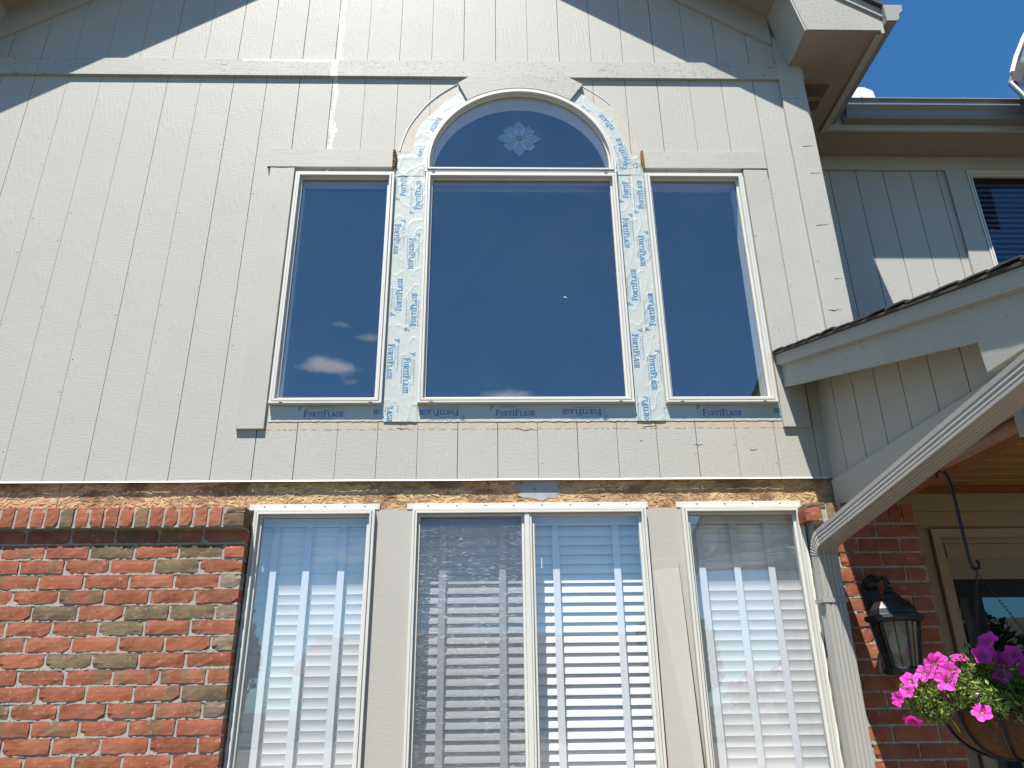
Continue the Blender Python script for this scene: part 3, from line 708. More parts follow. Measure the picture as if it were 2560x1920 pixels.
def upper(name, lab, x0, x1, z0, z1, depth, slot):
    w = thing(name, lab, 'window')
    o = rect_o(x0, x1, z0, z1)
    ring(o, UPF, w, 'frame', 'vinyl'); ring(o, UPS, w, 'sash', 'vinyl')
    ring(o, [(0.0395, 0.0055), (0.0415, 0.0035), (0.0415, 0.006)], w, 'glazing_seal', 'vinyl_dark')
    pane(o, 0.0385, 0.005, w, 'glass_up'); reveal(w, o, 0.036, 0.012, depth)
    box('sill_lip', 'vinyl', w, x0 + .001, x1 - .001, -0.0375, -0.03, z0 + 0.001, z0 + 0.010)
    slots(w, slot, z0 + 0.0045, -0.0378)
    return w
w1 = upper('side_window', 'tall fixed window left of the arched window, sky and clouds mirrored', 1.066, 1.640, 2.985, 4.438, 0.085, (1.13, 1.585))
w2 = upper('centre_window', 'large fixed centre window under the arch, dark blue sky mirrored', 1.823, 2.944, 2.986, 4.438, 0.045, (1.895, 2.87))
w3 = upper('side_window', 'tall fixed window right of the arched window, near the porch roof', 3.110, 3.692, 2.984, 4.438, 0.105, (3.19, 3.62))
MB().add([(2.60, 0.0035, 3.62), (2.612, 0.0035, 3.626), (2.618, 0.0035, 3.618), (2.628, 0.0035, 3.612), (2.610, 0.0035, 3.620)], [(0, 1, 2, 3, 4)]).build('bird_dropping', 'caulk', w2)
w4 = thing('arched_window', 'half-round window with a clear cut-glass flower in its pane', 'window')
ao = arch_o(ARC[0] + .0, 4.507, 0.566, 4.4405)
ring(ao, UPF, w4, 'frame', 'vinyl'); ring(ao, UPS, w4, 'sash', 'vinyl')
ring(ao, [(0.0395, 0.0055), (0.0415, 0.0035), (0.0415, 0.006)], w4, 'glazing_seal', 'vinyl_dark')
pane(ao, 0.0385, 0.005, w4, 'glass_up'); reveal(w4, ao, 0.036, 0.012, 0.115)
slots(w4, (1.865, 2.88), 4.4465, -0.0353)
ros = MB().add([(2.375 + .008 * math.cos(a), 0.0022, 4.712 + .008 * math.sin(a)) for a in [2 * math.pi * i / 12 for i in range(12)]], [tuple(range(12))]).build('rosette', 'bevel', w4)
for kq in range(8):
    a = math.pi / 4 * kq + math.pi / 2; ln = 0.136 if kq % 2 == 0 else 0.112; wd = 0.036 if kq % 2 == 0 else 0.034
    vs = [(0.014, 0), (ln * .40, wd * .8), (ln * .58, wd), (ln * .78, wd * .72), (ln, 0), (ln * .78, -wd * .72), (ln * .58, -wd), (ln * .40, -wd * .8)]
    if kq % 2: vs = [(0.02, 0), (ln * .45, wd * .8), (ln * .72, wd), (ln * .98, wd * .62), (ln * .95, 0), (ln * .98, -wd * .62), (ln * .72, -wd), (ln * .45, -wd * .8)]
    P3 = [(2.375 + u * math.cos(a) - v * math.sin(a), 0.0035, 4.712 + u * math.sin(a) + v * math.cos(a)) for u, v in vs]
    cen = (2.375 + ln * .58 * math.cos(a), 0.0028, 4.712 + ln * .58 * math.sin(a))
    MB().add(P3 + [cen], [(i, (i + 1) % 8, 8) for i in range(8)]).build('petal', 'bevel', ros)
    MB().tube([(x, .0032, z) for x, y, z in P3], .0011, 4, close=True).build('petal_edge', 'glass_edge', ros)
# dim hall behind the upper windows (a vaulted room)
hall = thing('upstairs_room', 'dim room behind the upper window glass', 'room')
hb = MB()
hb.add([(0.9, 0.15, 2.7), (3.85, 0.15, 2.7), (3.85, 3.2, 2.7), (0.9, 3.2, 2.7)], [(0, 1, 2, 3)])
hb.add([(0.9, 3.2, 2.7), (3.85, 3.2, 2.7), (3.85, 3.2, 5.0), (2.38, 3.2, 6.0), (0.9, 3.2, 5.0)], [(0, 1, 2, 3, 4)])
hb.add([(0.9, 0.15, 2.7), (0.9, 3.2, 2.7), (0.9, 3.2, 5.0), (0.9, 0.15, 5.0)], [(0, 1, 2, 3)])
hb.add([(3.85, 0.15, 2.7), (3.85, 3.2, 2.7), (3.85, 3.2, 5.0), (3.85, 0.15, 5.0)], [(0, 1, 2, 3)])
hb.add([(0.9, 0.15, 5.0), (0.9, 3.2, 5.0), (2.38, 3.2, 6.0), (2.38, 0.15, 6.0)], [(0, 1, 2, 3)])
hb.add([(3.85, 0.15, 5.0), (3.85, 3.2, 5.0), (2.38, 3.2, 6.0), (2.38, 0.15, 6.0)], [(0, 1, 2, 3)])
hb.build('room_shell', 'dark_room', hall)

# ---- lower windows with slatted blinds
LOF = [(0.0, 0.02), (0.0, -0.0285), (0.001, -0.030), (0.0120, -0.030), (0.0125, -0.0235), (0.0145, -0.0235), (0.0150, -0.0335), (0.0165, -0.0350), (0.0240, -0.0350), (0.0250, -0.033), (0.0250, -0.008)]
LOS = [(0.0250, -0.0080), (0.0250, -0.0115), (0.0265, -0.0130), (0.0370, -0.0130), (0.0385, -0.0115), (0.0385, 0.016)]
ZB = 0.55
def lower(lab, x0, x1, fl0, fl1, nslots, parent_name='lower_window'):
    w = thing(parent_name, lab, 'window')
    o = rect_o(x0, x1, ZB, 2.440)
    ring(o, LOF, w, 'frame', 'vinyl')
    fl = MB().box(fl0, fl1, -0.0045, 0.0185, 2.4405, 2.4695).build('nail_flange', 'vinyl', w, 0.001)
    for i in range(nslots):
        x = fl0 + (fl1 - fl0) * (i + .75) / (nslots + .5); box('nail_slot', 'vinyl_dark', fl, x - .0042, x + .0042, -.0056, -.003, 2.4555, 2.4585)
    return w, o
lA, oA = lower('leftmost lower window beside the brick, closed white blind inside', 1.060, 1.640, 1.028, 1.658, 6)
lB, oB = lower('wide middle lower window, insect screen over its left half', 1.820, 2.957, 1.790, 2.972, 8)
lC, oC = lower('rightmost lower window by the downspout, closed white blind inside', 3.132, 3.717, 3.113, 3.733, 4)
for w, o, dp in ((lA, oA, 0), (lC, oC, 0)):
    ring(o, LOS, w, 'sash', 'vinyl'); pane(o, 0.0375, 0.002, w, 'glass_lo')
    ring(o, [(0.038, 0.0025), (0.0398, 0.0005), (0.0398, 0.003)], w, 'glazing_seal', 'vinyl_dark')
# middle window: screen half, meeting stile, fixed half
box('meeting_stile', 'vinyl', lB, 2.362, 2.386, -.030, .012, ZB + .02, 2.4148, bevel=.001)
box('meeting_stile', 'vinyl', lB, 2.3865, 2.397, -.026, .012, ZB + .02, 2.4148, bevel=.001)
oR = rect_o(2.397 - .0245, 2.957, ZB, 2.440); oRr = rect_o(2.3975 - .025, 2.957, ZB, 2.440)
ring(oRr, LOS, lB, 'sash', 'vinyl'); pane(oRr, 0.0375, 0.002, lB, 'glass_lo')
oL = rect_o(1.820, 2.3855, ZB, 2.440)
ring(oL, [(0.0250, -0.0080), (0.0250, -.002), (0.036, -.002), (0.037, 0.0), (0.037, 0.03)], lB, 'sash', 'vinyl'); pane(oL, 0.036, 0.018, lB, 'glass_lo')
oSc = rect_o(1.8465, 2.3605, ZB + .02, 2.4135)
ring(oSc, [(0.0, -.004), (0.0, -.0125), (0.0115, -.0125), (0.0120, -.0095), (0.0120, -.004)], lB, 'screen_frame', 'vinyl')
pane(oSc, 0.0115, -0.0085, lB, 'screen', 'insect_screen')
box('window_latch_tag', 'caulk', lB, 2.4405, 2.4435, -.001, .001, 2.155, 2.200)
bead(3.7195, 1.1, 2.44, -0.022, 0.0085, 'caulk_bead', lC)
bead(1.060, 1.1, 2.03, -0.016, 0.007, 'caulk_bead', lA)
def blind(lab, x0, x1, tapes, tilt, ztop=2.385):
    b = thing('window_blind', lab, 'blind')
    Yb = 0.105
    box('headrail', 'slat', b, x0 - .012, x1 + .012, Yb - .030, Yb + .03, ztop - .008, ztop + .060, bevel=.002)
    z = ztop - 0.036; pitch = 0.0457; hw = 0.0255
    vs = []; N = 6
    for xx in (0.0, 1.0):
        for i in range(N + 1):
            t = -1 + 2 * i / N; c_ = 0.0024 * (1 - t * t); yy = t * hw; vs.append((xx, yy, c_)); 
        for i in range(N, -1, -1):
            t = -1 + 2 * i / N; c_ = 0.0024 * (1 - t * t) - 0.0022; vs.append((xx, t * hw, c_))
    nn = 2 * (N + 1); fs = [(i, (i + 1) % nn, nn + (i + 1) % nn, nn + i) for i in range(nn)] + [tuple(range(nn))[::-1], tuple(range(nn, 2 * nn))]
    me = MB().add(vs, fs).mesh('slat', 'slat')
    cnt = 0
    while z > ZB + .05:
        s_ = bpy.data.objects.new('slat', me); COL.objects.link(s_); s_.parent = b
        s_.location = (x0, Yb, z); s_.scale = (x1 - x0, 1, 1)
        s_.rotation_euler = (R(tilt + random.uniform(-1.2, 1.2)), random.uniform(-.0008, .0008), 0)
        z -= pitch; cnt += 1
    for t in tapes:
        for yy, nm in ((Yb - .0285, 'ladder_tape'),):
            box(nm, 'cloth', b, t - .0165, t + .0165, yy, yy + .0008, ZB + .03, ztop - .002)
    return b
blind('white slatted blind closed, behind the leftmost lower window', 1.048, 1.652, (1.150, 1.308, 1.476), -82)
blind('white slatted blind behind the insect screen, tapes showing faintly', 1.85, 2.376, (1.965, 2.255), 70)
blind('white slatted blind half open, in the right half of the middle window', 2.400, 2.968, (2.517, 2.815), 70)
blind('white slatted blind closed, behind the window next to the downspout', 3.118, 3.736, (3.232, 3.403, 3.572), -82)
lr = thing('downstairs_room', 'dim room behind the lower window blinds', 'room')
q = MB(); 
for vs in ([(1.0, .2, .4), (3.78, .2, .4), (3.78, 2.6, .4), (1.0, 2.6, .4)], [(1.0, .2, 2.5), (3.78, .2, 2.5), (3.78, 2.6, 2.5), (1.0, 2.6, 2.5)], [(1.0, 2.6, .4), (3.78, 2.6, .4), (3.78, 2.6, 2.5), (1.0, 2.6, 2.5)], [(1.0, .2, .4), (1.0, 2.6, .4), (1.0, 2.6, 2.5), (1.0, .2, 2.5)], [(3.78, .2, .4), (3.78, 2.6, .4), (3.78, 2.6, 2.5), (3.78, .2, 2.5)]): q.add(vs, [(0, 1, 2, 3)])
q.build('room_shell', simple('pale_room', (0.40, 0.40, 0.39), 0.9, 0.05, 3, 0), lr)
jm = MB()
for a, b in ((1.0, 1.047), (1.653, 1.842), (2.96 + .01, 3.117), (3.737, 3.79)): jm.box(a, b, 0.035, 0.2, 0.4, 2.46)
jm.box(1.0, 3.79, .035, .2, 2.447, 2.52); jm.box(1.0, 3.79, .035, .2, .4, ZB + .03)
jm.build('drywall_return', 'drywall', lr)
# painted panels between the lower windows
tag(box('mullion_panel', 'panel', None, 1.6405, 1.8195, -0.001, 0.0195, 0.5, 2.440), 'painted panel between the leftmost and middle lower windows', 'panel')
tag(box('mullion_panel', 'panel', None, 2.9575, 3.1315, -0.001, 0.0195, 0.5, 2.440), 'painted panel behind the loose board right of the middle window', 'panel')
lb = MB().add([(2.967, -.006, 2.19), (3.096, -.010, 2.186), (3.094, -.020, 2.13), (3.105, -0.105, 1.0), (2.967, -.012, 1.0),
               (2.967, -.002, 2.19), (3.096, -.003, 2.186), (3.094, -.012, 2.13), (3.105, -.097, 1.0), (2.967, -.004, 1.0)],
              [(0, 1, 2, 3, 4), (9, 8, 7, 6, 5), (0, 5, 6, 1), (1, 6, 7, 2), (2, 7, 8, 3), (3, 8, 9, 4), (4, 9, 5, 0)]).build('loose_board', 'panel')
tag(lb, 'thin loose board curling away right of the middle window', 'board')

# wall below windows / structure fill so that no light leaks
fill = MB(); fill.box(1.06, 3.72, 0.02, 0.2, 0.0, 0.55)
struct(fill.build('lower_wall', M['panel']))

# ================================================================== flashing tape
def wr(x, z, amp=1.0):
    p = (x * 17, 0, z * 9); r_ = mnoise.ridged_multi_fractal(p, 0.9, 2.2, 3, 0.9, 2.0) if False else abs(mnoise.noise(p)) 
    q_ = mnoise.noise((x * 45 + z * 22, 1, z * 40))
    return -0.0035 - amp * (0.00045 * (1 - min(1, r_ * 5)) ** 2 * 2.2 + 0.0006 * max(0, q_ - .25) * 2)
GL = {}
def rect(a, b, c, d): return [(a, c), (b, c), (b, d), (a, d)]
def ell(cx, cy, rx, ry, sx, sy, a0, a1, n):
    out = []
    for i in range(n):
        t0 = R(a0 + (a1 - a0) * i / n); t1 = R(a0 + (a1 - a0) * (i + 1) / n)
        out.append([(cx + rx * math.cos(t0), cy + ry * math.sin(t0)), (cx + rx * math.cos(t1), cy + ry * math.sin(t1)), (cx + sx * math.cos(t1), cy + sy * math.sin(t1)), (cx + sx * math.cos(t0), cy + sy * math.sin(t0))])
    return out
GL['F'] = (.84, [rect(.14, .38, 0, 1), rect(0, .80, .87, 1), rect(.68, .80, .66, .87), rect(.38, .58, .46, .58), rect(.54, .62, .36, .68), rect(0, .54, 0, .11)])
GL['O'] = (.98, ell(.46, .5, .44, .51, .20, .38, 0, 360, 16))
GL['R'] = (1.0, [rect(.12, .35, 0, 1), rect(0, .5, .88, 1), rect(0, .46, 0, .11), rect(.3, .5, .46, .57)] + ell(.5, .73, .38, .27, .16, .15, -90, 90, 7) + [[(.44, .5), (.64, .5), (.88, .0), (.64, .0)], rect(.62, .98, 0, .11)])
GL['T'] = (.92, [rect(.32, .56, 0, 1), rect(0, .88, .88, 1), rect(0, .11, .68, .88), rect(.77, .88, .68, .88), rect(.2, .68, 0, .11)])
GL['I'] = (.58, [rect(.15, .39, 0, 1), rect(0, .54, .89, 1), rect(0, .54, 0, .11)])
GL['L'] = (.84, [rect(.13, .36, 0, 1), rect(0, .5, .89, 1), rect(0, .8, 0, .12), rect(.68, .8, .12, .36)])
GL['A'] = (1.0, [[(.1, 0), (.24, 0), (.56, 1), (.38, 1)], [(.62, 0), (.88, 0), (.60, 1), (.38, 1)], rect(.24, .7, .26, .37), rect(0, .36, 0, .10), rect(.54, 1.0, 0, .10)])
GL['S'] = (.80, ell(.39, .74, .37, .27, .15, .15, 20, 270, 9) + ell(.37, .27, .38, .28, .16, .15, -160, 90, 9) + [rect(.62, .72, .68, .98), rect(0, .1, .04, .36)])
GL['H'] = (1.0, [rect(.12, .36, 0, 1), rect(.60, .84, 0, 1), rect(.36, .6, .45, .56), rect(0, .48, .9, 1), rect(.5, .96, .9, 1), rect(0, .48, 0, .1), rect(.5, .96, 0, .1)])
def layout(word, xoff=0.0):
    polys = []; x = xoff
    for i, ch in enumerate(word):
        big = (ch == 'F'); s_ = 1.0 if big else 0.80; w_, ps = GL[ch]
        for p in ps: polys.append([((x + u * s_ * .80), v * s_) for u, v in p])
        x += w_ * s_ * .80
    return polys, x
def small_text(txt, size):
    cu = bpy.data.curves.new('t', 'FONT'); cu.body = txt; cu.size = size; cu.resolution_u = 1
    o = bpy.data.objects.new('t', cu); COL.objects.link(o)
    dg = bpy.context.evaluated_depsgraph_get(); me = bpy.data.meshes.new_from_object(o.evaluated_get(dg))
    vs = [(v.co.x, v.co.y) for v in me.vertices]; fs = [tuple(p.vertices) for p in me.polygons]
    bpy.data.objects.remove(o); bpy.data.curves.remove(cu); bpy.data.meshes.remove(me); return vs, fs
SM1 = small_text('Fortifiber Building Systems Group', 0.0105); SM2 = small_text('WATERPROOF FLASHING MEMBRANE', 0.0088); SM3 = small_text('Building the Future on our Reputation', 0.0055)
def print_mark(parent, cx, cz, ang, word='FORTIFLASH', extras=True, fy=None, sc=1.0, clip=None):
    """one printed mark: logo, two small lines and the word, centred on (cx, cz)"""
    H = 0.0345; polys, W_ = layout(word); full = layout('FORTIFLASH')[1]
    off = 0.0
    if word != 'FORTIFLASH' and 'FORTIFLASH'.endswith(word): off = full - W_
    items = [([((u + off) * H - full * H / 2, v * H - .022) for u, v in p], [tuple(range(len(p)))]) for p in polys]
    if extras:
        ox, oy = -full * H / 2, -.022
        items.append(([(x + ox + .012, y + oy + .052) for x, y in SM1[0]], SM1[1]))
        items.append(([(x + ox + .012, y + oy + .0435) for x, y in SM3[0]], SM3[1]))
        items.append(([(x + ox - .0, y + oy - .012) for x, y in SM2[0]], SM2[1]))
        items.append((rect(ox + .006, ox + .185, oy + .0378, oy + .0386), [(0, 1, 2, 3)]))
        lf, _ = GL['F'][1], 0
        for p in lf: items.append(([(ox - .030 + u * .020 + v * .004, oy + .034 + v * .022) for u, v in p], [tuple(range(len(p)))]))
        for p in ell(-.0, 0, 1, 1, .84, .80, 25, 155, 6): items.append(([(ox - .020 + u * .0165, oy + .047 + v * .0135) for u, v in p], [(0, 1, 2, 3)]))
        for pl_ in (rect(ox - .012, ox - .0114, oy - .012, oy + .024),): items.append((pl_, [(0, 1, 2, 3)]))
    ca, sa = math.cos(ang), math.sin(ang); mb = MB()
    for ps, fs in items:
        out = []
        for u, v in ps:
            u *= sc; v *= sc
            x = cx + u * ca - v * sa; z = cz + u * sa + v * ca
            out.append((x, (fy or wr)(x, z) - 0.0007, z))
        if clip:
            ok = lambda p: clip[0] < p[0] < clip[1] and clip[2] < p[2] < clip[3]
            fs = [f for f in fs if all(ok(out[i]) for i in f)]
            if not fs: continue
        mb.add(out, fs)
    return mb.build('print', 'ink', parent)
def strip(lab, x0, x1, z0, z1, marks, amp=1.0, torn=0.0, dy=0.0, gr='strips of printed flashing tape round the upper windows'):
    t = thing('flashing_tape', lab, 'flashing tape', gr)
    nu = max(4, int((x1 - x0) / .007)); nv = max(4, int((z1 - z0) / .010))
    fy = lambda x, z: wr(x, z, amp) + dy
    def f(u, v):
        x = x0 + (x1 - x0) * u + .0016 * mnoise.noise((0, z0 + v * 4, u * .1 + x0 * 5)) * (1 if u > .5 else -1) * (2 * abs(u - .5))
        z = z0 + (z1 - z0) * v + (torn * mnoise.noise((x * 45, 3, z0)) if v in (0.0,) else 0)
        return (x, fy(x, z) if 0 < u < 1 else fy(x, z) + .0012, z)
    nu = min(nu, 90); nv = min(nv, 130)
    wob_grid('membrane', 'tape', t, f, nu, nv, 0.0012)
    for mk in marks: print_mark(t, mk[0], mk[1], mk[2], *(mk[3:5] or ['FORTIFLASH']), fy=fy, clip=(x0 + .002, x1 - .002, z0 + .003, z1 - .002))
    return t
UPR, DN = math.pi / 2, -math.pi / 2
strip('sill flashing under the left upper window, blue print upright', 1.065, 1.665, 2.897, 2.984, [(1.345, 2.945, 0), (1.700, 2.940, math.pi, 'FORTIFLASH', False)], .6, .004, 0.001)
strip('sill flashing under the centre upper window, printed both ways up', 1.800, 2.965, 2.893, 2.985, [(1.935, 2.937, math.pi), (2.326, 2.946, 0), (2.670, 2.937, math.pi)], .6, .005, 0.001)
strip('sill flashing under the right upper window beside the porch roof', 3.085, 3.712, 2.893, 2.983, [(3.398, 2.943, 0), (3.772, 2.940, math.pi, 'FORTIFLASH', False)], .6, .004, 0.001)
strip('outer left strip of flashing between left and centre upper windows', 1.6415, 1.722, 2.905, 4.46, [(1.686, 4.385, UPR, 'FORTIFLA'), (1.677, 3.990, DN), (1.694, 3.632, UPR), (1.677, 3.232, DN)], 1.0, .004, -.0002)
strip('inner left strip of flashing tight against the centre window', 1.716, 1.8225, 2.965, 4.462, [(1.774, 4.290, UPR), (1.764, 3.895, DN), (1.776, 3.540, UPR), (1.764, 3.150, DN)], 1.2, .003, -.0016)
strip('patch of flashing at the foot of the left pair of strips', 1.651, 1.822, 2.893, 2.985, [(1.690, 2.995, DN)], 1.6, .004, -.003)
strip('inner right strip of flashing tight against the centre window', 2.9445, 3.036, 2.905, 4.462, [(2.990, 4.375, UPR, 'FORTIF'), (2.984, 4.035, DN), (2.992, 3.695, UPR), (2.984, 3.290, DN)], 1.0, .004, -.0002)
strip('outer right strip of flashing beside the right upper window', 3.030, 3.108, 2.965, 4.440, [(3.072, 4.300, UPR), (3.066, 3.915, DN), (3.074, 3.540, UPR), (3.066, 3.165, DN)], 1.3, .003, -.0016)
strip('patch of flashing at the foot of the right pair of strips', 2.950, 3.100, 2.893, 3.035, [(2.995, 2.975, UPR)], 1.6, .004, -.003)
strip('blank flashing patch at the spring of the arch, left side', 1.652, 1.812, 4.425, 4.580, [], 1.6, .004, -.003)
strip('flashing patch with cut lettering at the right spring of the arch', 2.952, 3.100, 4.440, 4.585, [(3.065, 4.512, 0.08, 'FORTIFLASH', False)], 1.6, .003, -.003)
def arcstrip(lab, a0, a1, marks):
    t = thing('flashing_tape', lab, 'flashing tape', 'strips of printed flashing tape round the upper windows')
    fy = lambda x, z: wr(x * .8, z * 1.1, .8) - .0036
    def f(u, v):
        a = R(a0 + (a1 - a0) * u); rout = .664 + .008 * math.cos(u * 14) + .003 * mnoise.noise((u * 9, 2, a0)); rr = .565 + (rout - .565) * v
        x = ARC[0] + rr * math.cos(a); z = ARC[1] + rr * math.sin(a); return (x, fy(x, z), z)
    wob_grid('membrane', 'tape', t, f, 90, 14, .0012)
    for x, z, an, wd, sc in marks: print_mark(t, x, z, an, wd, fy=fy, extras=len(wd) > 8, sc=sc)
arcstrip('curved flashing along the left shoulder of the arch', 182, 121, [(1.860, 4.765, R(-112), 'FORTIF', 1.0), (1.800, 4.69, R(75), 'FORS', .8) if False else (1.80, 4.64, R(-100), 'LASH', .8)])
arcstrip('curved flashing along the right shoulder of the arch', 58, -2, [(2.925, 4.800, R(123), 'TIFLASH', 1.0), (2.988, 4.610, R(103), 'FORTIFLASH', 1.0), (2.83, 4.905, R(-35), 'FLAS', .8)])

# ================================================================== main roof overhang
mr_ = thing('main_roof', 'front gable roof overhang with rake fascia and shingle edge', 'roof')
O_ = -0.30
def rakepoly(x0, x1, lo, hi):
    p = [(x0, roofline(x0, lo))]
    if x0 < PK < x1: p.append((PK, lo))
    p.append((x1, roofline(x1, lo))); p.append((x1, roofline(x1, hi)))
    if x0 < PK < x1: p.append((PK, hi))
    p.append((x0, roofline(x0, hi))); return p
XE = 4.563; XL = 2 * PK - XE
MB().prism_xz(rakepoly(2 * PK - 4.07, 4.07, 7.20, 7.46), O_, O_ + .02).build('rake_fascia', 'trim', mr_)
MB().prism_xz(rakepoly(XL, XE + .02, 7.395, 7.462), O_ - .018, O_ - .0005).build('rake_trim', 'trim', mr_)
MB().prism_xz(rakepoly(XL + .2, XE - .2, 7.318, 7.328), O_ + .0205, -0.0035).build('rake_soffit', 'soffit', mr_)
MB().prism_xz(rakepoly(XL - .04, XE + .05, 7.463, 7.485), O_ - .045, 3.5).build('shingle_deck', 'shingle', mr_)
for sgn in (1, -1):
    X = lambda x: x if sgn > 0 else 2 * PK - x
    # return box at the eave
    front = [(4.110, 5.290), (XE, 5.290), (XE, roofline(XE, 7.39)), (4.258, roofline(4.258, 7.39)), (4.058, roofline(4.058, 7.20) + .002), (4.058, 5.53)]
    front = [(4.110, 5.284), (XE, 5.284), (XE, roofline(XE, 7.394)), (4.012, roofline(4.012, 7.394))]
    MB().prism_xz([(X(4.071), roofline(4.071, 7.39)), (X(XE), roofline(XE, 7.39)), (X(XE), roofline(XE, 7.46)), (X(4.071), roofline(4.071, 7.46))], O_, O_ + .02).build('rake_fascia_end', 'trim', mr_)
    if sgn < 0: front = [(X(a), b) for a, b in front]
    MB().prism_xz(front, O_ - .0045, O_ - .0005).build('return_face', 'key', mr_)
    side = [(4.098, 5.282), (4.110, 5.282), (4.024, 5.71), (4.012, 5.71)]
    if sgn < 0: side = [(X(a), b) for a, b in side]
    MB().prism_xz(side, O_ + .0003, -0.024).build('return_side', 'trimz', mr_)
    a, b = sorted((X(4.112), X(XE)))
    MB().box(a, b, O_ + .001, 2.2 if sgn < 0 else 0.549, 5.279, 5.2885).build('eave_soffit', 'soffit', mr_)
    if sgn < 0: continue
    MB().box(XE - .022, XE, O_ + .0205, .572, 5.262, 5.2785).build('fascia_foot', 'trimz', mr_)
    MB().box(XE + .0005, XE + .020, O_ - .004, .572, 5.262, 5.47).build('eave_fascia', 'trimz', mr_)
    MB().box(4.1805, 4.200, 0.0, .86, 5.20, 5.2785).build('side_frieze', 'trimz', mr_)
# soffit vents in the eave beside the corner
for y0, y1 in ((0.118, 0.246), (0.268, 0.372)):
    v = thing('soffit_vent', 'slotted vent grille in the eave soffit, ' + ('front one' if y0 < .2 else 'rear one'), 'vent', 'slotted vents in the eave soffit')
    x0, x1 = 4.185, 4.428
    box('backing', 'vinyl_dark', v, x0, x1, y0, y1, 5.2778, 5.2788)
    n = 17
    for i in range(n + 1):
        x = x0 + (x1 - x0) * i / n; box('louver', 'soffit', v, x - .0028, x + .0028, y0, y1, 5.2735, 5.2777)
    for yy in (y0, y1): box('frame', 'soffit', v, x0, x1, yy - .004, yy + .004, 5.2725, 5.2777)
# side gutter, K profile, running back to the corner
def kg(y_or_x, dirn):  # section (outward, up)
    return [(0, 0.0), (.062, 0.0), (.078, .020), (.084, .055), (.110, .082), (.112, .118), (.118, .122), (.118, .127), (.104, .127), (.104, .084), (.076, .058), (.060, .008), (.006, .008), (.006, .127), (0, .127)]
sg = thing('side_gutter', 'grey gutter along the side eave of the gable, end cap in sun', 'gutter')
sec = kg(0, 0); X0 = XE + .0205
MB().sweep([(X0, O_ - .05, 5.312), (X0, .538, 5.312)], sec, [((1, 0, 0), (0, 0, 1))] * 2).build('trough', 'gutter', sg)
MB().add([(X0 + a, O_ - .0515, 5.312 + b) for a, b in [(0, 0), (.062, 0), (.078, .020), (.084, .055), (.110, .082), (.112, .118), (.118, .127), (0, .127)]] + [(X0 + a, O_ - .0495, 5.312 + b) for a, b in [(0, 0), (.062, 0), (.078, .020), (.084, .055), (.110, .082), (.112, .118), (.118, .127), (0, .127)]],
         [tuple(range(8)), tuple(range(15, 7, -1))] + [(i, (i + 1) % 8, 8 + (i + 1) % 8, 8 + i) for i in range(8)]).build('end_cap', 'downspout', sg)

# ================================================================== recessed upper wall on the right
YR = 0.86
rc = thing('recessed_siding_wall', 'shaded upright siding wall set back at the right, under its own eave', 'wall')
gx = 4.702
MB().box(4.166, 5.73, YR + .0145, YR + .03, 2.2, 5.30).build('groove_backing', 'groove', rc); box('groove_backing', 'groove', rc, 5.731, 7.4, YR + .0145, YR + .03, 2.2, 3.9)
g = gx - .2032 * 3
while g < 7.4:
    a, b = g + .0025, g + .2032 - .0025
    if b > 5.75:
        if a < 7.3: 
            box('siding_plank', 'siding2', rc, max(a, 4.2), b, YR, YR + .014, 2.80, 3.85); box('siding_plank', 'siding2', rc, max(a, 4.2), b, YR, YR + .014, 5.12, 5.29)
    else: box('siding_plank', 'siding2', rc, max(a, 4.166), b, YR, YR + .014, 2.80, 5.29)
    g += .2032
box('frieze_board', 'trim', rc, 4.2005, 7.4, YR - .022, YR - .0005, 5.157, 5.2785, bevel=.0015)
tag(box('window_side_board', 'trimz', None, 5.570, 5.722, YR - .021, YR - .0005, 3.8, 5.1565, bevel=.0015), 'trim board left of the blue-shaded upstairs window on the recessed wall', 'trim board')
rwn = thing('recessed_window', 'upstairs window with dark blue blind on the recessed wall', 'window')
oW = rect_o(5.724, 7.1, 3.9, 5.150)
ring(oW, [(0, YR + .01), (0, YR - .028), (.012, YR - .028), (.0125, YR - .020), (.016, YR - .020), (.0165, YR - .032), (.026, YR - .032), (.027, YR - .01), (.036, YR - .01), (.036, YR + .02)], rwn, 'frame', 'vinyl')
pane(oW, .034, YR + .006, rwn, 'glass_rec')
rb = thing('recessed_window_blind', 'dark slatted blind behind the upstairs window on the recessed wall', 'blind')
M['blue_slat'] = simple('grey_blue_slat', (0.13, 0.14, 0.24), .5, .05)
sm_ = MB().box(0, 1, -.024, .024, -.0012, .0012).mesh('slat', 'blue_slat')
z = 5.08
while z > 3.95:
    s_ = bpy.data.objects.new('slat', sm_); COL.objects.link(s_); s_.parent = rb; s_.location = (5.75, YR + .06, z); s_.scale = (1.32, 1, 1); s_.rotation_euler = (R(55), 0, 0); z -= .0445
box('room_backdrop', 'dark_room', rb, 5.70, 7.2, YR + .1, YR + .11, 3.7, 5.4); box('room_backdrop', 'dark_room', rb, 5.70, 7.2, YR + .035, YR + .0995, 5.2, 5.22)  # added dark sheet and lid that stop sky showing through the window
re_ = thing('recessed_eave', 'shaded eave of the recessed wing with brown soffit', 'roof')
box('soffit', 'soffit', re_, XE + .021, 7.6, .5595, YR - .0005, 5.279, 5.2885)
box('soffit', 'soffit', re_, 4.201, XE + .0205, .5495, YR - .0005, 5.2792, 5.2887)
box('fascia', 'trim', re_, XE + .021, 7.6, .540, .5590, 5.262, 5.44)
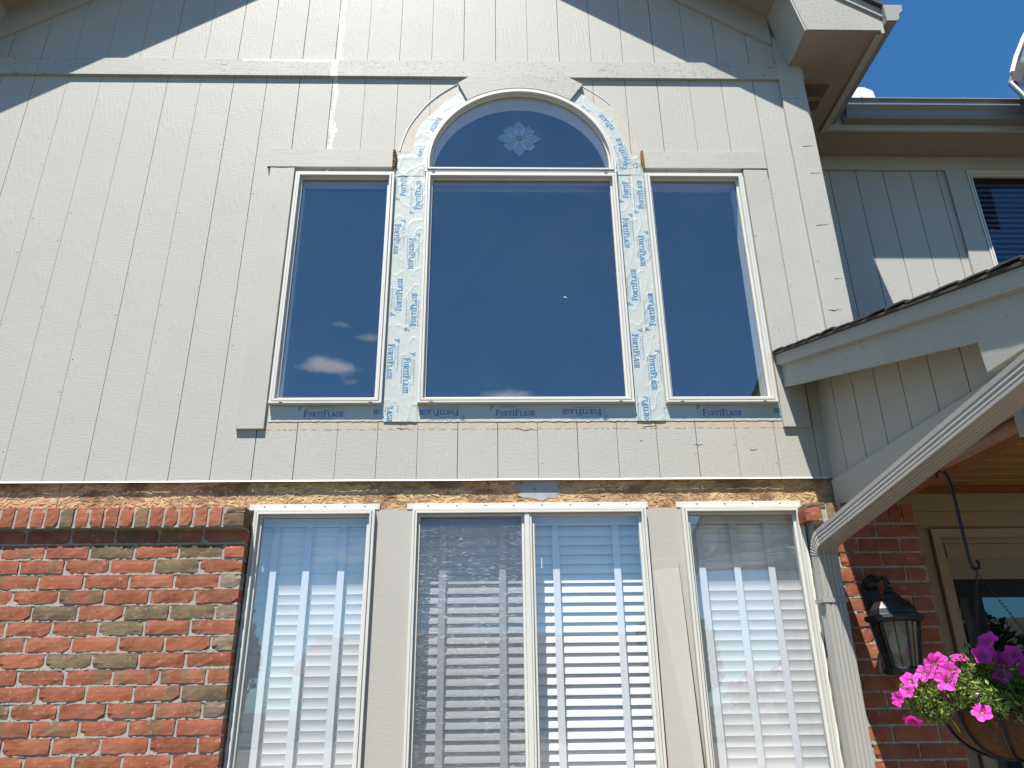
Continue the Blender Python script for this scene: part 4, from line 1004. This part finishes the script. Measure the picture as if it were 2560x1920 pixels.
MB().add([(4.5, .50, 5.432), (7.8, .50, 5.432), (7.8, 3.4, 7.36), (4.5, 3.4, 7.36), (4.5, .50, 5.452), (7.8, .50, 5.452), (7.8, 3.4, 7.385), (4.5, 3.4, 7.385)], [(0, 1, 2, 3), (4, 5, 6, 7), (0, 1, 5, 4), (1, 2, 6, 5), (2, 3, 7, 6), (3, 0, 4, 7)]).build('shingle_deck', 'shingle', re_)
rg_ = thing('recessed_gutter', 'long grey gutter across the recessed eave below the sky', 'gutter')
MB().sweep([(4.70, .5395, 5.312), (7.6, .5395, 5.312)], sec, [((0, -1, 0), (0, 0, 1))] * 2).build('trough', 'gutter', rg_)
MB().box(4.70, 7.6, .415, .424, 5.437, 5.442).build('bright_lip', 'downspout', rg_)
for x in (4.80, 5.52): MB().box(x, x + .012, .413, .54, 5.438, 5.446).build('hanger_strap', 'downspout', rg_)
vt = thing('roof_vent', 'white hooded roof vent peeking over the recessed gutter', 'vent')
MB().prism_xz([(5.29, 6.0), (5.29, 6.36), (5.345, 6.455), (5.45, 6.46), (5.532, 6.415), (5.54, 6.33), (5.54, 6.0)], 1.35, 1.62).build('hood', 'roofvent', vt, .02)
MB().box(5.27, 5.56, 1.32, 1.68, 5.96, 6.06).build('base_flange', 'roofvent', vt)
fm = thing('flashing_corner', 'crumpled grey sheet metal with white sealant at the right edge of the picture', 'flashing')
# two bent facets, with a rolled lower edge
fm_pts = [(6.10, .28, 6.02), (5.885, .30, 5.655), (5.795, .31, 5.475), (5.835, .30, 5.38), (5.98, .29, 5.10), (6.35, .27, 5.05), (6.4, .27, 6.0)]
n = len(fm_pts)
MB().add(fm_pts + [(x, y + .012, z) for x, y, z in fm_pts], [tuple(range(n)), tuple(range(2 * n - 1, n - 1, -1))] + [(i, (i + 1) % n, n + (i + 1) % n, n + i) for i in range(n)]).build('sheet', 'flash', fm)
MB().tube([(5.80, .30, 5.475), (5.838, .29, 5.38), (5.90, .29, 5.25), (5.98, .285, 5.10)], .014, 6).build('sealant_edge', 'caulk', fm)
MB().tube([(5.835, .295, 5.56), (5.90, .295, 5.70), (5.99, .29, 5.86), (6.09, .28, 6.02)], .016, 6).build('sealant_edge', 'caulk', fm)
MB().add([(5.80, .285, 5.49), (5.885, .285, 5.66), (5.93, .27, 5.62), (5.85, .27, 5.44)], [(0, 1, 2, 3)]).build('folded_lip', 'vinyl_dark', fm)

# ================================================================== porch
PXS = 3.916
ps = thing('porch_side_wall', 'narrow shaded siding wall under the porch roof, running toward us', 'wall')
def soff(y): return 3.113 + 0.303 * y
y = -0.173 + .2022
ys_ = []
while y > -1.6: ys_.append(y); y -= .2022
edges = [0.0] + [v for v in ys_ if v < -.02] + [-1.40]
for a, b in zip(edges[:-1], edges[1:]):
    if a - b < .02: continue
    y1 = a - (.003 if a < 0 else .0005); y0 = b + .003
    MB().prism_yz([(y1, 2.568), (y0, 2.568), (y0, soff(y0)), (y1, soff(y1))], PXS, PXS + .014).build('siding_plank', 'siding2', ps)
MB().prism_yz([(-.001, 2.43), (-1.395, 2.43), (-1.395, soff(-1.395)), (-.001, soff(0))], PXS + .0145, PXS + .03).build('groove_backing', 'groove', ps)
MB().prism_yz([(-.0225, 2.427), (-1.40, 2.427), (-1.40, 2.5675), (-.0225, 2.5675)], PXS - .018, PXS + .0142).build('skirt_board', 'trim', ps, .0015)
pr = thing('porch_canopy', 'low sloping porch roof with taupe rake board and dark shingle edge', 'roof')
XRK = 3.738
def rk(y): return 3.262 + .305 * y          # top of the rake board
MB().prism_yz([(-.026, rk(-.026) - .012), (-2.3, rk(-2.3) - .012), (-2.3, rk(-2.3) - .185), (-.026, rk(-.026) - .185)], XRK, XRK + .02).build('rake_board', 'trim', pr)
MB().prism_yz([(-.024, rk(-.024)), (-2.3, rk(-2.3)), (-2.3, rk(-2.3) - .060), (-.024, rk(-.024) - .060)], XRK - .023, XRK - .0005).build('rake_trim', 'trim', pr)
MB().prism_yz([(-.023, rk(-.023) - .045), (-2.3, rk(-2.3) - .045), (-2.3, rk(-2.3) - .066), (-.023, rk(-.023) - .066)], XRK - .010, XRK - .0006).build('rake_bead', 'trim', pr)
MB().prism_yz([(-.024, soff(-.024) + .001), (-1.54, soff(-1.54) + .001), (-1.54, soff(-1.54) + .010), (-.024, soff(-.024) + .010)], XRK + .0205, PXS - .0005).build('rake_soffit', 'soffit', pr)
MB().prism_yz([(-1.531, 2.60), (-1.538, 2.502), (-2.30, 2.502), (-2.30, 2.64), (-1.528, 2.70)], XRK + .0003, XRK + .0235).build('return_face', 'trim', pr)
box('soffit_rim', 'trim', pr, XRK + .024, 7.2, -1.592, -1.566, 2.502, 2.520)
box('eave_soffit', 'soffit', pr, XRK + .024, 7.2, -2.28, -1.5925, 2.5165, 2.524)
box('eave_fascia', 'trim', pr, XRK - .0, 7.2, -2.32, -2.3005, 2.48, 2.60)
MB().add([(XRK - .037, -2.36, rk(-2.36) + .002), (7.2, -2.36, rk(-2.36) + .002), (7.2, .85, rk(.85) + .002), (4.26, .85, rk(.85) + .002), (4.26, -.0235, rk(-.0235) + .002), (XRK - .037, -.0235, rk(-.0235) + .002)] +
         [(XRK - .037, -2.36, rk(-2.36) + .012), (7.2, -2.36, rk(-2.36) + .012), (7.2, .85, rk(.85) + .012), (4.26, .85, rk(.85) + .012), (4.26, -.0235, rk(-.0235) + .012), (XRK - .037, -.0235, rk(-.0235) + .012)],
         [(0, 1, 2, 3, 4, 5), (11, 10, 9, 8, 7, 6)] + [(i, (i + 1) % 6, 6 + (i + 1) % 6, 6 + i) for i in range(6)]).build('roof_deck', 'shingle', pr)
rnd = random.Random(3)
y = -.03
while y > -2.35:
    w_ = rnd.uniform(.125, .15); lift = rnd.uniform(.004, .013); z_ = rk(y) + .0125
    s0 = rk(y - w_) - rk(y)
    vs = [(XRK - .038 - rnd.uniform(0, .002), y, z_ + .001), (XRK - .038 - rnd.uniform(0, .003), y - w_ * .5, z_ + s0 * .5 + lift * .8), (XRK - .038, y - w_, z_ + s0 + lift),
          (XRK + .25, y, z_ + .001), (XRK + .25, y - w_ * .5, z_ + s0 * .5 + lift * .7), (XRK + .25, y - w_, z_ + s0 + lift * .8)]
    vs = vs + [(a, b, c + .006) for a, b, c in vs]
    MB().add(vs, [(0, 1, 4, 3), (1, 2, 5, 4), (6, 9, 10, 7), (7, 10, 11, 8), (0, 6, 7, 1), (1, 7, 8, 2), (2, 8, 11, 5), (0, 3, 9, 6), (3, 4, 10, 9), (4, 5, 11, 10)]).build('shingle', 'shingle', pr)
    y -= w_
pb = tag(box('porch_beam', 'beam', None, 3.934, 4.032, -1.37, .85, 2.378, 2.50, bevel=.012), 'orange stained wooden beam under the porch side wall', 'beam')
fb = tag(MB().box(3.905, 7.2, -1.42, -1.372, 2.345, 2.5165).build('porch_front_beam', 'trim', None, .002), 'taupe front beam of the porch, just beyond the downspout', 'beam')
tag(MB().box(4.03, 4.16, -1.40, -1.27, 0.03, 2.344).build('porch_post', 'trimz', None, .006), 'square taupe porch post at the front corner of the entry', 'post')
tag(MB().box(6.35, 6.48, -1.40, -1.27, 0.03, 2.344).build('porch_post', 'trimz', None, .006), 'square taupe porch post at the far corner of the entry', 'post')
ce = thing('porch_ceiling', 'knotty pine boards of the porch ceiling', 'ceiling')
y = .837
while y > -1.36:
    box('ceiling_board', 'pine', ce, 4.034, 7.2, y - .137, y, 2.757, 2.772, bevel=.008); y -= .1405
box('backing', 'rawwood', ce, 4.034, 7.2, -1.37, .85, 2.773, 2.78)
box('cove_strip', 'beam', ce, 4.257, 7.2, YR - .025, YR - .0005, 2.716, 2.7565)
en = thing('entry_wall', 'tan painted wood wall around the entry door', 'wall')
box('header_board', 'tanwood', en, 4.257, 7.2, YR, YR + .018, 2.605, 2.7155, bevel=.001)
box('header_board', 'tanwood', en, 4.257, 7.2, YR, YR + .018, 2.50, 2.603, bevel=.001)
box('side_panel', 'tanwood', en, 4.257, 4.846, YR, YR + .018, .03, 2.498, bevel=.001)
box('far_panel', 'tanwood', en, 6.05, 7.2, YR, YR + .018, .03, 2.498, bevel=.001)
dr = thing('glazed_entrance', 'dark glass entry door in tan casing behind the hanging flowers', 'door')
oD = rect_o(4.849, 6.047, -0.02, 2.495)
ring(oD, [(0, YR + .01), (0, YR - .024), (.004, YR - .028), (.030, YR - .022), (.046, YR - .018), (.053, YR - .012), (.053, YR + .01)], dr, 'casing', 'tanwood')
ring(oD, [(.0535, YR + .012), (.0535, YR + .004), (.062, YR + .002), (.066, YR + .012), (.128 - .04, YR + .012), (.092, YR + .018), (.098, YR + .028)], dr, 'frame', 'tanwood')
box('head_rail', 'tanwood', dr, 4.93, 5.96, YR + .012, YR + .04, 2.321, 2.41)
pane(rect_o(4.905, 5.975, .1, 2.40), 0.012, YR + .03, dr, 'glass_door')
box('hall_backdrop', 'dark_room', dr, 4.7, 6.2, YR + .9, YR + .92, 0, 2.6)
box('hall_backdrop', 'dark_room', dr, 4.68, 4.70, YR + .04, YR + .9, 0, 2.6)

# ---- downspout
ds = thing('downspout', 'ribbed taupe downspout running down from the porch eave and along the brick', 'downspout')
def dsec(w, d):
    out = []; rib = .0022
    def side(a, b, n_, nrm):
        pts = []
        for i in range(n_ * 4):
            t = i / (n_ * 4); ph = (i % 4); h = rib if ph in (1, 2) else 0
            if t < .14 or t > .86: h = 0
            pts.append((a[0] + (b[0] - a[0]) * t - nrm[0] * h, a[1] + (b[1] - a[1]) * t - nrm[1] * h))
        return pts
    c = [(-w / 2, -d / 2), (w / 2, -d / 2), (w / 2, d / 2), (-w / 2, d / 2)]; N_ = [(0, -1), (1, 0), (0, 1), (-1, 0)]
    for i in range(4): out += side(c[i], c[(i + 1) % 4], 5 if i in (0, 2) else 4, N_[i])
    return out
DX = 3.748; sec1 = dsec(.097, .070)
MB().sweep([(DX, -.140, 1.985), (DX, -.140, 2.165)], sec1, [((1, 0, 0), (0, 1, 0))] * 2).build('elbow_leg', 'downspout', ds)
sec2 = dsec(.094, .067)
MB().sweep([(DX + .001, -.141, .2), (DX + .001, -.141, 1.984)], sec2, [((1, 0, 0), (0, 1, 0))] * 2).build('pipe', 'downspout', ds)
pts = []; ups = []
n = 22; rad = .085; dirang = math.atan2(.12, 1)    # final direction: -y and slightly up
for i in range(n + 1):
    t = i / n; a = t * (math.pi / 2 - dirang)
    cy_, cz_ = -.140 - rad, 2.165
    y_ = cy_ + rad * math.cos(a); z_ = cz_ + rad * math.sin(a); s_ = 1 + (.045 if i % 2 else -.02) * (1 if 2 < i < n - 1 else 0)
    pts.append((DX, y_, z_)); upv = Vector((0, math.cos(a), math.sin(a))); ups.append(((s_, 0, 0), tuple(upv * s_)))
MB().sweep(pts, sec1, ups).build('crimped_elbow', 'downspout', ds)
e = Vector(pts[-1]); dv = Vector((0.0, -math.cos(dirang), math.sin(dirang))); upv = Vector((0, math.sin(dirang), math.cos(dirang)))
MB().sweep([e + dv * -.002, e + dv * .075], dsec(.099, .072), [((1, 0, 0), tuple(upv))] * 2).build('coupling', 'downspout', ds)
MB().sweep([e + dv * .0755, e + dv * 1.75], sec1, [((1, 0, 0), tuple(upv))] * 2).build('sloping_pipe', 'downspout', ds)
box('wall_strap', 'downspout', ds, DX - .056, DX + .056, -.178, -.088, 1.965, 1.984)

# ---- lantern
ln = thing('wall_lantern', 'black wall lantern with frosted bulb on the brick pier', 'lantern')
LX, LY = 3.962, -.245
def hexring(r_, z_, n_=6, ph=0.0, cx=LX, cy=LY):
    if cy == LY: r_ *= .88
    return [(cx + r_ * math.cos(2 * math.pi * i / n_ + ph), cy + r_ * math.sin(2 * math.pi * i / n_ + ph), z_) for i in range(n_)]
def loft(rings): 
    n_ = len(rings[0]); vs = [p for r_ in rings for p in r_]
    fs = [(i * n_ + k, i * n_ + (k + 1) % n_, (i + 1) * n_ + (k + 1) % n_, (i + 1) * n_ + k) for i in range(len(rings) - 1) for k in range(n_)]
    return MB().add(vs, fs + [tuple(range(n_))[::-1], tuple((len(rings) - 1) * n_ + k for k in range(n_))])
PH = math.pi / 6
loft([hexring(r_, z_, 6, PH) for r_, z_ in ((.108, 1.868), (.128, 1.874), (.138, 1.886), (.134, 1.898), (.112, 1.904), (.104, 1.925), (.078, 1.955), (.052, 1.972), (.046, 1.985), (.02, 2.0))]).build('roof', 'lantern', ln)
loft([hexring(r_, z_, 10) for r_, z_ in ((.022, 1.995), (.03, 2.008), (.014, 2.018), (.02, 2.03), (.008, 2.046), (.003, 2.072))]).build('finial', 'lantern', ln)
loft([hexring(r_, z_, 6, PH) for r_, z_ in ((.078, 1.655), (.09, 1.668), (.092, 1.68), (.078, 1.688))]).build('base', 'lantern', ln)
top = hexring(.112, 1.868, 6, PH); bot = hexring(.078, 1.687, 6, PH)
for i in range(6): MB().tube([bot[i], top[i]], .0065, 5).build('corner_bar', 'lantern', ln)
for i in range(6):
    a = [(Vector(bot[i]) * .94 + Vector((LX, LY, 1.687)) * .06), (Vector(bot[(i + 1) % 6]) * .94 + Vector((LX, LY, 1.687)) * .06), (Vector(top[(i + 1) % 6]) * .94 + Vector((LX, LY, 1.868)) * .06), (Vector(top[i]) * .94 + Vector((LX, LY, 1.868)) * .06)]
    MB().add(a, [(0, 1, 2, 3)]).build('glass_pane', 'lglass', ln)
    m0 = (a[0] + a[1]) / 2; m1 = (a[2] + a[3]) / 2; MB().tube([m0, m1], .003, 4).build('glazing_bar', 'lantern', ln)
loft([hexring(r_, z_, 14) for r_, z_ in ((.016, 1.73), (.034, 1.745), (.044, 1.772), (.043, 1.80), (.03, 1.826), (.016, 1.842), (.014, 1.866))]).build('bulb', 'bulb', ln, smooth=True)
bp = [(3.925, 1.915), (3.985, 1.915), (3.992, 1.94), (3.992, 2.05), (3.975, 2.075), (3.955, 2.09), (3.935, 2.075), (3.918, 2.05), (3.918, 1.94)]
MB().prism_xz([(x, z) for x, z in bp], -.108, -.088).build('backplate', 'lantern', ln, .004)
MB().tube([(3.956, -.10, 2.035), (3.957, -.15, 2.062), (3.96, -.20, 2.066), (LX, -.235, 2.045), (LX, LY, 2.01)], .015, 8, r1=.010).build('arm', 'lantern', ln)
loft([hexring(r_, z_, 10, 0, 3.956, -.125) for r_, z_ in ((.012, 2.02), (.03, 2.035), (.036, 2.055), (.028, 2.075), (.01, 2.09))]).build('scroll', 'lantern', ln)

# ---- hook, basket, flowers
HX, HY = 3.972, -.85
hk = thing('plant_hook', 'black wrought iron extension hook hanging from the orange beam', 'hook')
pts = [(HX - .045, HY, 2.352), (HX - .047, HY, 2.368), (HX - .035, HY, 2.381), (HX - .018, HY, 2.380), (HX - .004, HY, 2.362), (HX + .002, HY, 2.33), (HX + .004, HY, 2.25), (HX + .004, HY, 2.10), (HX + .003, HY, 2.04), (HX + .008, HY, 2.016), (HX + .020, HY, 2.006), (HX + .034, HY, 2.012), (HX + .037, HY, 2.028), (HX + .030, HY, 2.038)]
MB().tube(pts, .0062, 7).build('rod', 'iron', hk)
MB().tube([(HX - .03, HY, 2.40), (HX - .03, HY, 2.378)], .003, 5).build('screw_eye', 'iron', hk)
hb_ = thing('hanging_basket', 'coir-lined iron basket on chains in the porch opening', 'basket')
BX, BZ, BR = 3.995, 1.532, .215
AP = (HX + .020, HY, 1.995)
def bowl(r_scale, zoff=0):
    vs = []; nr, na = 9, 30
    for i in range(nr + 1):
        t = i / nr * math.pi / 2
        for j in range(na):
            a = 2 * math.pi * j / na; rr = BR * math.cos(t) ** .8 * r_scale * (1 + .015 * mnoise.noise((j * .7, i * .5, 0)))
            vs.append((BX + rr * math.cos(a), HY + rr * math.sin(a), BZ - .155 * math.sin(t) + zoff))
    fs = [(i * na + j, i * na + (j + 1) % na, (i + 1) * na + (j + 1) % na, (i + 1) * na + j) for i in range(nr) for j in range(na)]
    return MB().add(vs, fs)
bowl(.97).build('coir_liner', 'coir', hb_, smooth=True)
MB().tube([(BX + BR * math.cos(2 * math.pi * i / 40), HY + BR * math.sin(2 * math.pi * i / 40), BZ) for i in range(40)], .004, 6, close=True).build('rim', 'iron', hb_)
for kq in range(10):
    a = 2 * math.pi * kq / 10 + .2
    MB().tube([(BX + BR * math.cos(a) * math.cos(t) ** .8 * 1.0, HY + BR * math.sin(a) * math.cos(t) ** .8, BZ - .158 * math.sin(t)) for t in [math.pi / 2 * i / 9 * .99 for i in range(10)]], .0065, 5).build('rib', 'iron', hb_)
lk = MB().tube([(.0035 * math.cos(2 * math.pi * i / 10), 0, .008 * math.sin(2 * math.pi * i / 10)) for i in range(10)], .0011, 4, close=True).mesh('link', 'iron')
for kq, a in enumerate((R(205), R(325), R(85))):
    endp = Vector((BX + BR * math.cos(a), HY + BR * math.sin(a), BZ)); st_ = Vector(AP); L_ = (endp - st_).length; nl = int(L_ / .0125)
    ch = bpy.data.objects.new('chain', None); COL.objects.link(ch); ch.parent = hb_
    for i in range(nl):
        o = bpy.data.objects.new('link', lk); COL.objects.link(o); o.parent = ch; o.location = st_.lerp(endp, (i + .5) / nl)
        o.rotation_euler = ((endp - st_).to_track_quat('Z', 'Y').to_matrix() @ Matrix.Rotation(math.pi / 2 * (i % 2), 3, 'Z')).to_euler()
MB().tube([(HX + .003, HY, 2.012), (HX + .02, HY, 1.998), AP], .002, 5).build('top_ring', 'iron', hb_)

pt = thing('petunia_plant', 'magenta petunias spilling over the hanging basket', 'flowers')
fol = MB(); rnd = random.Random(11)
cl = []
def clump(x, y, z, r_, n_): cl.append((x, y, z, r_, n_))
clump(3.62, -.98, 1.575, .066, 650); clump(3.66, -.98, 1.545, .055, 420); clump(3.73, -.99, 1.60, .065, 480); clump(3.79, -1.02, 1.585, .05, 240)
clump(3.78, -.97, 1.66, .05, 220); clump(3.86, -.95, 1.66, .06, 260); clump(3.93, -.95, 1.63, .07, 320); clump(3.99, -.93, 1.60, .08, 360)
clump(3.85, -1.02, 1.555, .05, 240); clump(3.92, -1.05, 1.53, .05, 240); clump(3.97, -1.06, 1.51, .05, 240); clump(4.05, -1.0, 1.58, .08, 320)
clump(3.95, -.8, 1.66, .1, 300); clump(4.1, -.85, 1.63, .12, 420); clump(3.88, -.85, 1.57, .09, 300); clump(4.2, -.9, 1.58, .1, 300); clump(4.10, -1.04, 1.52, .05, 160)
for cx, cy, cz, rr, n_ in cl:
    for i in range(n_):
        d = Vector((rnd.gauss(0, 1), rnd.gauss(0, 1), rnd.gauss(0, 1))).normalized() * rr * rnd.random() ** .45
        p = Vector((cx, cy, cz)) + d; s_ = rnd.uniform(.006, .0135)
        ax = Vector((rnd.gauss(0, 1), rnd.gauss(0, 1), rnd.gauss(0, 1) + .4)).normalized(); bx = ax.orthogonal().normalized(); bx.rotate(Matrix.Rotation(rnd.uniform(0, 6.28), 3, ax)); cx_ = ax.cross(bx)
        fol.add([p - bx * s_, p + cx_ * s_ * .38 + ax * s_ * .12, p + bx * s_, p - cx_ * s_ * .38 + ax * s_ * .12], [(0, 1, 2, 3)], tone=min(1, max(0, rnd.gauss(.5, .26))))
fol.build('foliage', 'leaf', pt, kind='stuff')
stm = MB()
for i in range(34):
    x = rnd.uniform(3.6, 4.1); z = rnd.uniform(1.53, 1.68); y_ = rnd.uniform(-1.05, -.9)
    stm.tube([(BX, HY, BZ + .01), ((BX + x) / 2, (HY + y_) / 2, z + .03), (x, y_, z)], .0018, 4)
for q_ in ([(3.68, -.99, 1.55), (3.70, -1.0, 1.50), (3.715, -1.0, 1.47)], [(3.88, -1.04, 1.66), (3.885, -1.045, 1.60), (3.90, -1.05, 1.565)]): stm.tube(q_, .0016, 4)
stm.build('stems', 'leaf', pt)
def petunia(seed, sc=1.0):
    rnd_ = random.Random(seed); NA, NR_ = 30, 5; vs = [(0, 0, -.006)]; rad_ = [0.0]
    for i in range(1, NR_ + 1):
        t = i / NR_
        for j in range(NA):
            a = 2 * math.pi * j / NA; lobe = 1 + .13 * math.cos(5 * a) * t; rr = .029 * t * lobe * (1 + rnd_.uniform(-.03, .03) * t)
            zz = -.006 + .011 * (t ** .6) + .0032 * math.sin(10 * a + seed) * t ** 2 - .002 * t * abs(math.cos(2.5 * a)) + rnd_.uniform(-.0008, .0008) * t
            vs.append((rr * math.cos(a), rr * math.sin(a), zz)); rad_.append(t)
    fs = [(0, 1 + j, 1 + (j + 1) % NA) for j in range(NA)]
    for i in range(NR_ - 1): fs += [(1 + i * NA + j, 1 + (i + 1) * NA + j, 1 + (i + 1) * NA + (j + 1) % NA, 1 + i * NA + (j + 1) % NA) for j in range(NA)]
    me = bpy.data.meshes.new('flower'); me.from_pydata(vs, [], fs); at = me.attributes.new('rad', 'FLOAT', 'POINT'); at.data.foreach_set('value', rad_)
    for p in me.polygons: p.use_smooth = True
    me.materials.append(M['petal']); return me
FM = [petunia(s_) for s_ in range(5)]
FT = MB().tube([(0, 0, -.003), (0, 0, -.016), (0, .001, -.030)], .0045, 6, r1=.0018).mesh('throat_tube', 'leaf')
FL = [((3.583, -.98, 1.625), .9, 0), ((3.638, -.98, 1.647), .95, 0), ((3.683, -.97, 1.677), 1.05, 0), ((3.693, -1.0, 1.622), 1.1, 0), ((3.725, -.98, 1.653), 1.0, 0),
      ((3.564, -.99, 1.593), .75, 1), ((3.533, -.98, 1.570), .8, 2), ((3.572, -.97, 1.506), 1.0, 3), ((3.778, -.96, 1.689), .9, 4), ((3.846, -.98, 1.702), 1.05, 0),
      ((3.884, -.97, 1.748), 1.1, 5), ((3.929, -.95, 1.684), 1.15, 0), ((3.985, -.93, 1.706), 1.0, 0), ((3.908, -.96, 1.639), .95, 0), ((3.905, -.92, 1.712), .9, 1),
      ((3.994, -.97, 1.661), 1.05, 0), ((3.963, -1.04, 1.569), 1.3, 0), ((3.771, -1.03, 1.527), 1.0, 0), ((3.692, -.95, 1.578), .9, 3), ((3.80, -.92, 1.700), .8, 4),
      ((3.724, -.93, 1.689), .9, 0), ((4.06, -1.0, 1.64), 1.0, 0), ((4.12, -1.0, 1.60), 1.0, 0), ((4.08, -.93, 1.71), 1.0, 0)]
cam = Vector((2.21, -3.64, 1.6))
for i, (p, s_, pose) in enumerate(FL):
    p = Vector(p) + Vector((0.0, -.02, 0)); d = (cam - p).normalized()
    tilt = {0: Vector((rnd.uniform(-.35, .35), 0, rnd.uniform(.1, .7))), 1: Vector((-.5, 0, .5)), 2: Vector((-1.6, 0, .3)), 3: Vector((-.3, .2, -1.5)), 4: Vector((.2, .4, 1.8)), 5: Vector((-.5, .2, 1.0))}[pose]
    nrm = (d + tilt).normalized()
    o = bpy.data.objects.new('flower', FM[i % 5]); COL.objects.link(o); o.parent = pt; o.location = p; o.scale = (s_,) * 3
    o.rotation_euler = (nrm.to_track_quat('Z', 'Y').to_matrix() @ Matrix.Rotation(rnd.uniform(0, 6.28), 3, 'Z')).to_euler()
    t_ = bpy.data.objects.new('throat_tube', FT); COL.objects.link(t_); t_.parent = o
wf = MB().add([(-.016, 0, 0), (0, .007, .004), (.016, 0, .001), (.002, -.007, -.002), (.0, .002, -.012)], [(0, 1, 2, 3), (0, 4, 3), (2, 3, 4)]).build('wilted_flower', simple('pale_wilted_petal', (.75, .5, .6), .6), pt); wf.location = (3.772, -1.04, 1.584)

# ================================================================== far side of the street (only mirrored in the glass)
def house(lab, x, y, w_, d_, h, ridge, facing=1):
    hs = thing('far_house', lab, 'house')
    box('wall', 'farwall', hs, x - w_ / 2, x + w_ / 2, y - d_, y, 0, h)
    MB().prism_yz([(y + .5, h - .1), (y - d_ / 2, ridge), (y - d_ - .5, h - .1)], x - w_ / 2 - .4, x + w_ / 2 + .4).build('roof', 'farroof', hs)
    for wx in (-w_ * .3, w_ * .05): box('window', 'vinyl', hs, x + wx, x + wx + 1.4, y, y + .05, 1.0, 2.2)
    box('garage_door', 'caulk', hs, x + w_ * .22, x + w_ * .45, y, y + .05, 0, 2.1)
house('low tan house straight across the street, mirrored in the windows', 2, -31, 16, 9, 2.6, 4.3)
house('low tan house across the street to the right, mirrored in the door', 24, -27, 13, 9, 2.7, 4.7)
house('low tan house across the street to the left of the others', -18, -31, 14, 9, 2.7, 4.5)
def tree(lab, x, y, h, r_, seed):
    t = thing('far_tree', lab, 'tree'); rn = random.Random(seed)
    MB().tube([(x, y, 0), (x + .1, y, h * .45), (x, y + .1, h * .75)], .22, 8, r1=.08).build('trunk', 'bark', t)
    f = MB()
    for i in range(1500):
        d = Vector((rn.gauss(0, 1), rn.gauss(0, 1), rn.gauss(0, 1))).normalized() * r_ * rn.random() ** .4; d *= 1 + .4 * mnoise.noise(d * .8)
        p = Vector((x, y, h * .72)) + d; s_ = rn.uniform(.1, .28); a = Vector((rn.gauss(0, 1), rn.gauss(0, 1), rn.gauss(0, 1))).normalized(); b = a.orthogonal().normalized(); c = a.cross(b)
        f.add([p - b * s_, p - c * s_ * .6, p + b * s_, p + c * s_ * .6], [(0, 1, 2, 3)])
    f.build('crown', 'farleaf', t)
tree('round green tree across the street, mirrored in the entry door', 17.5, -20, 3.8, 1.5, 1)
tree('green tree beside the house across the street', 9.5, -27, 4.2, 1.6, 2)
tree('green tree at the left of the street', -8, -26, 4.6, 1.8, 3)
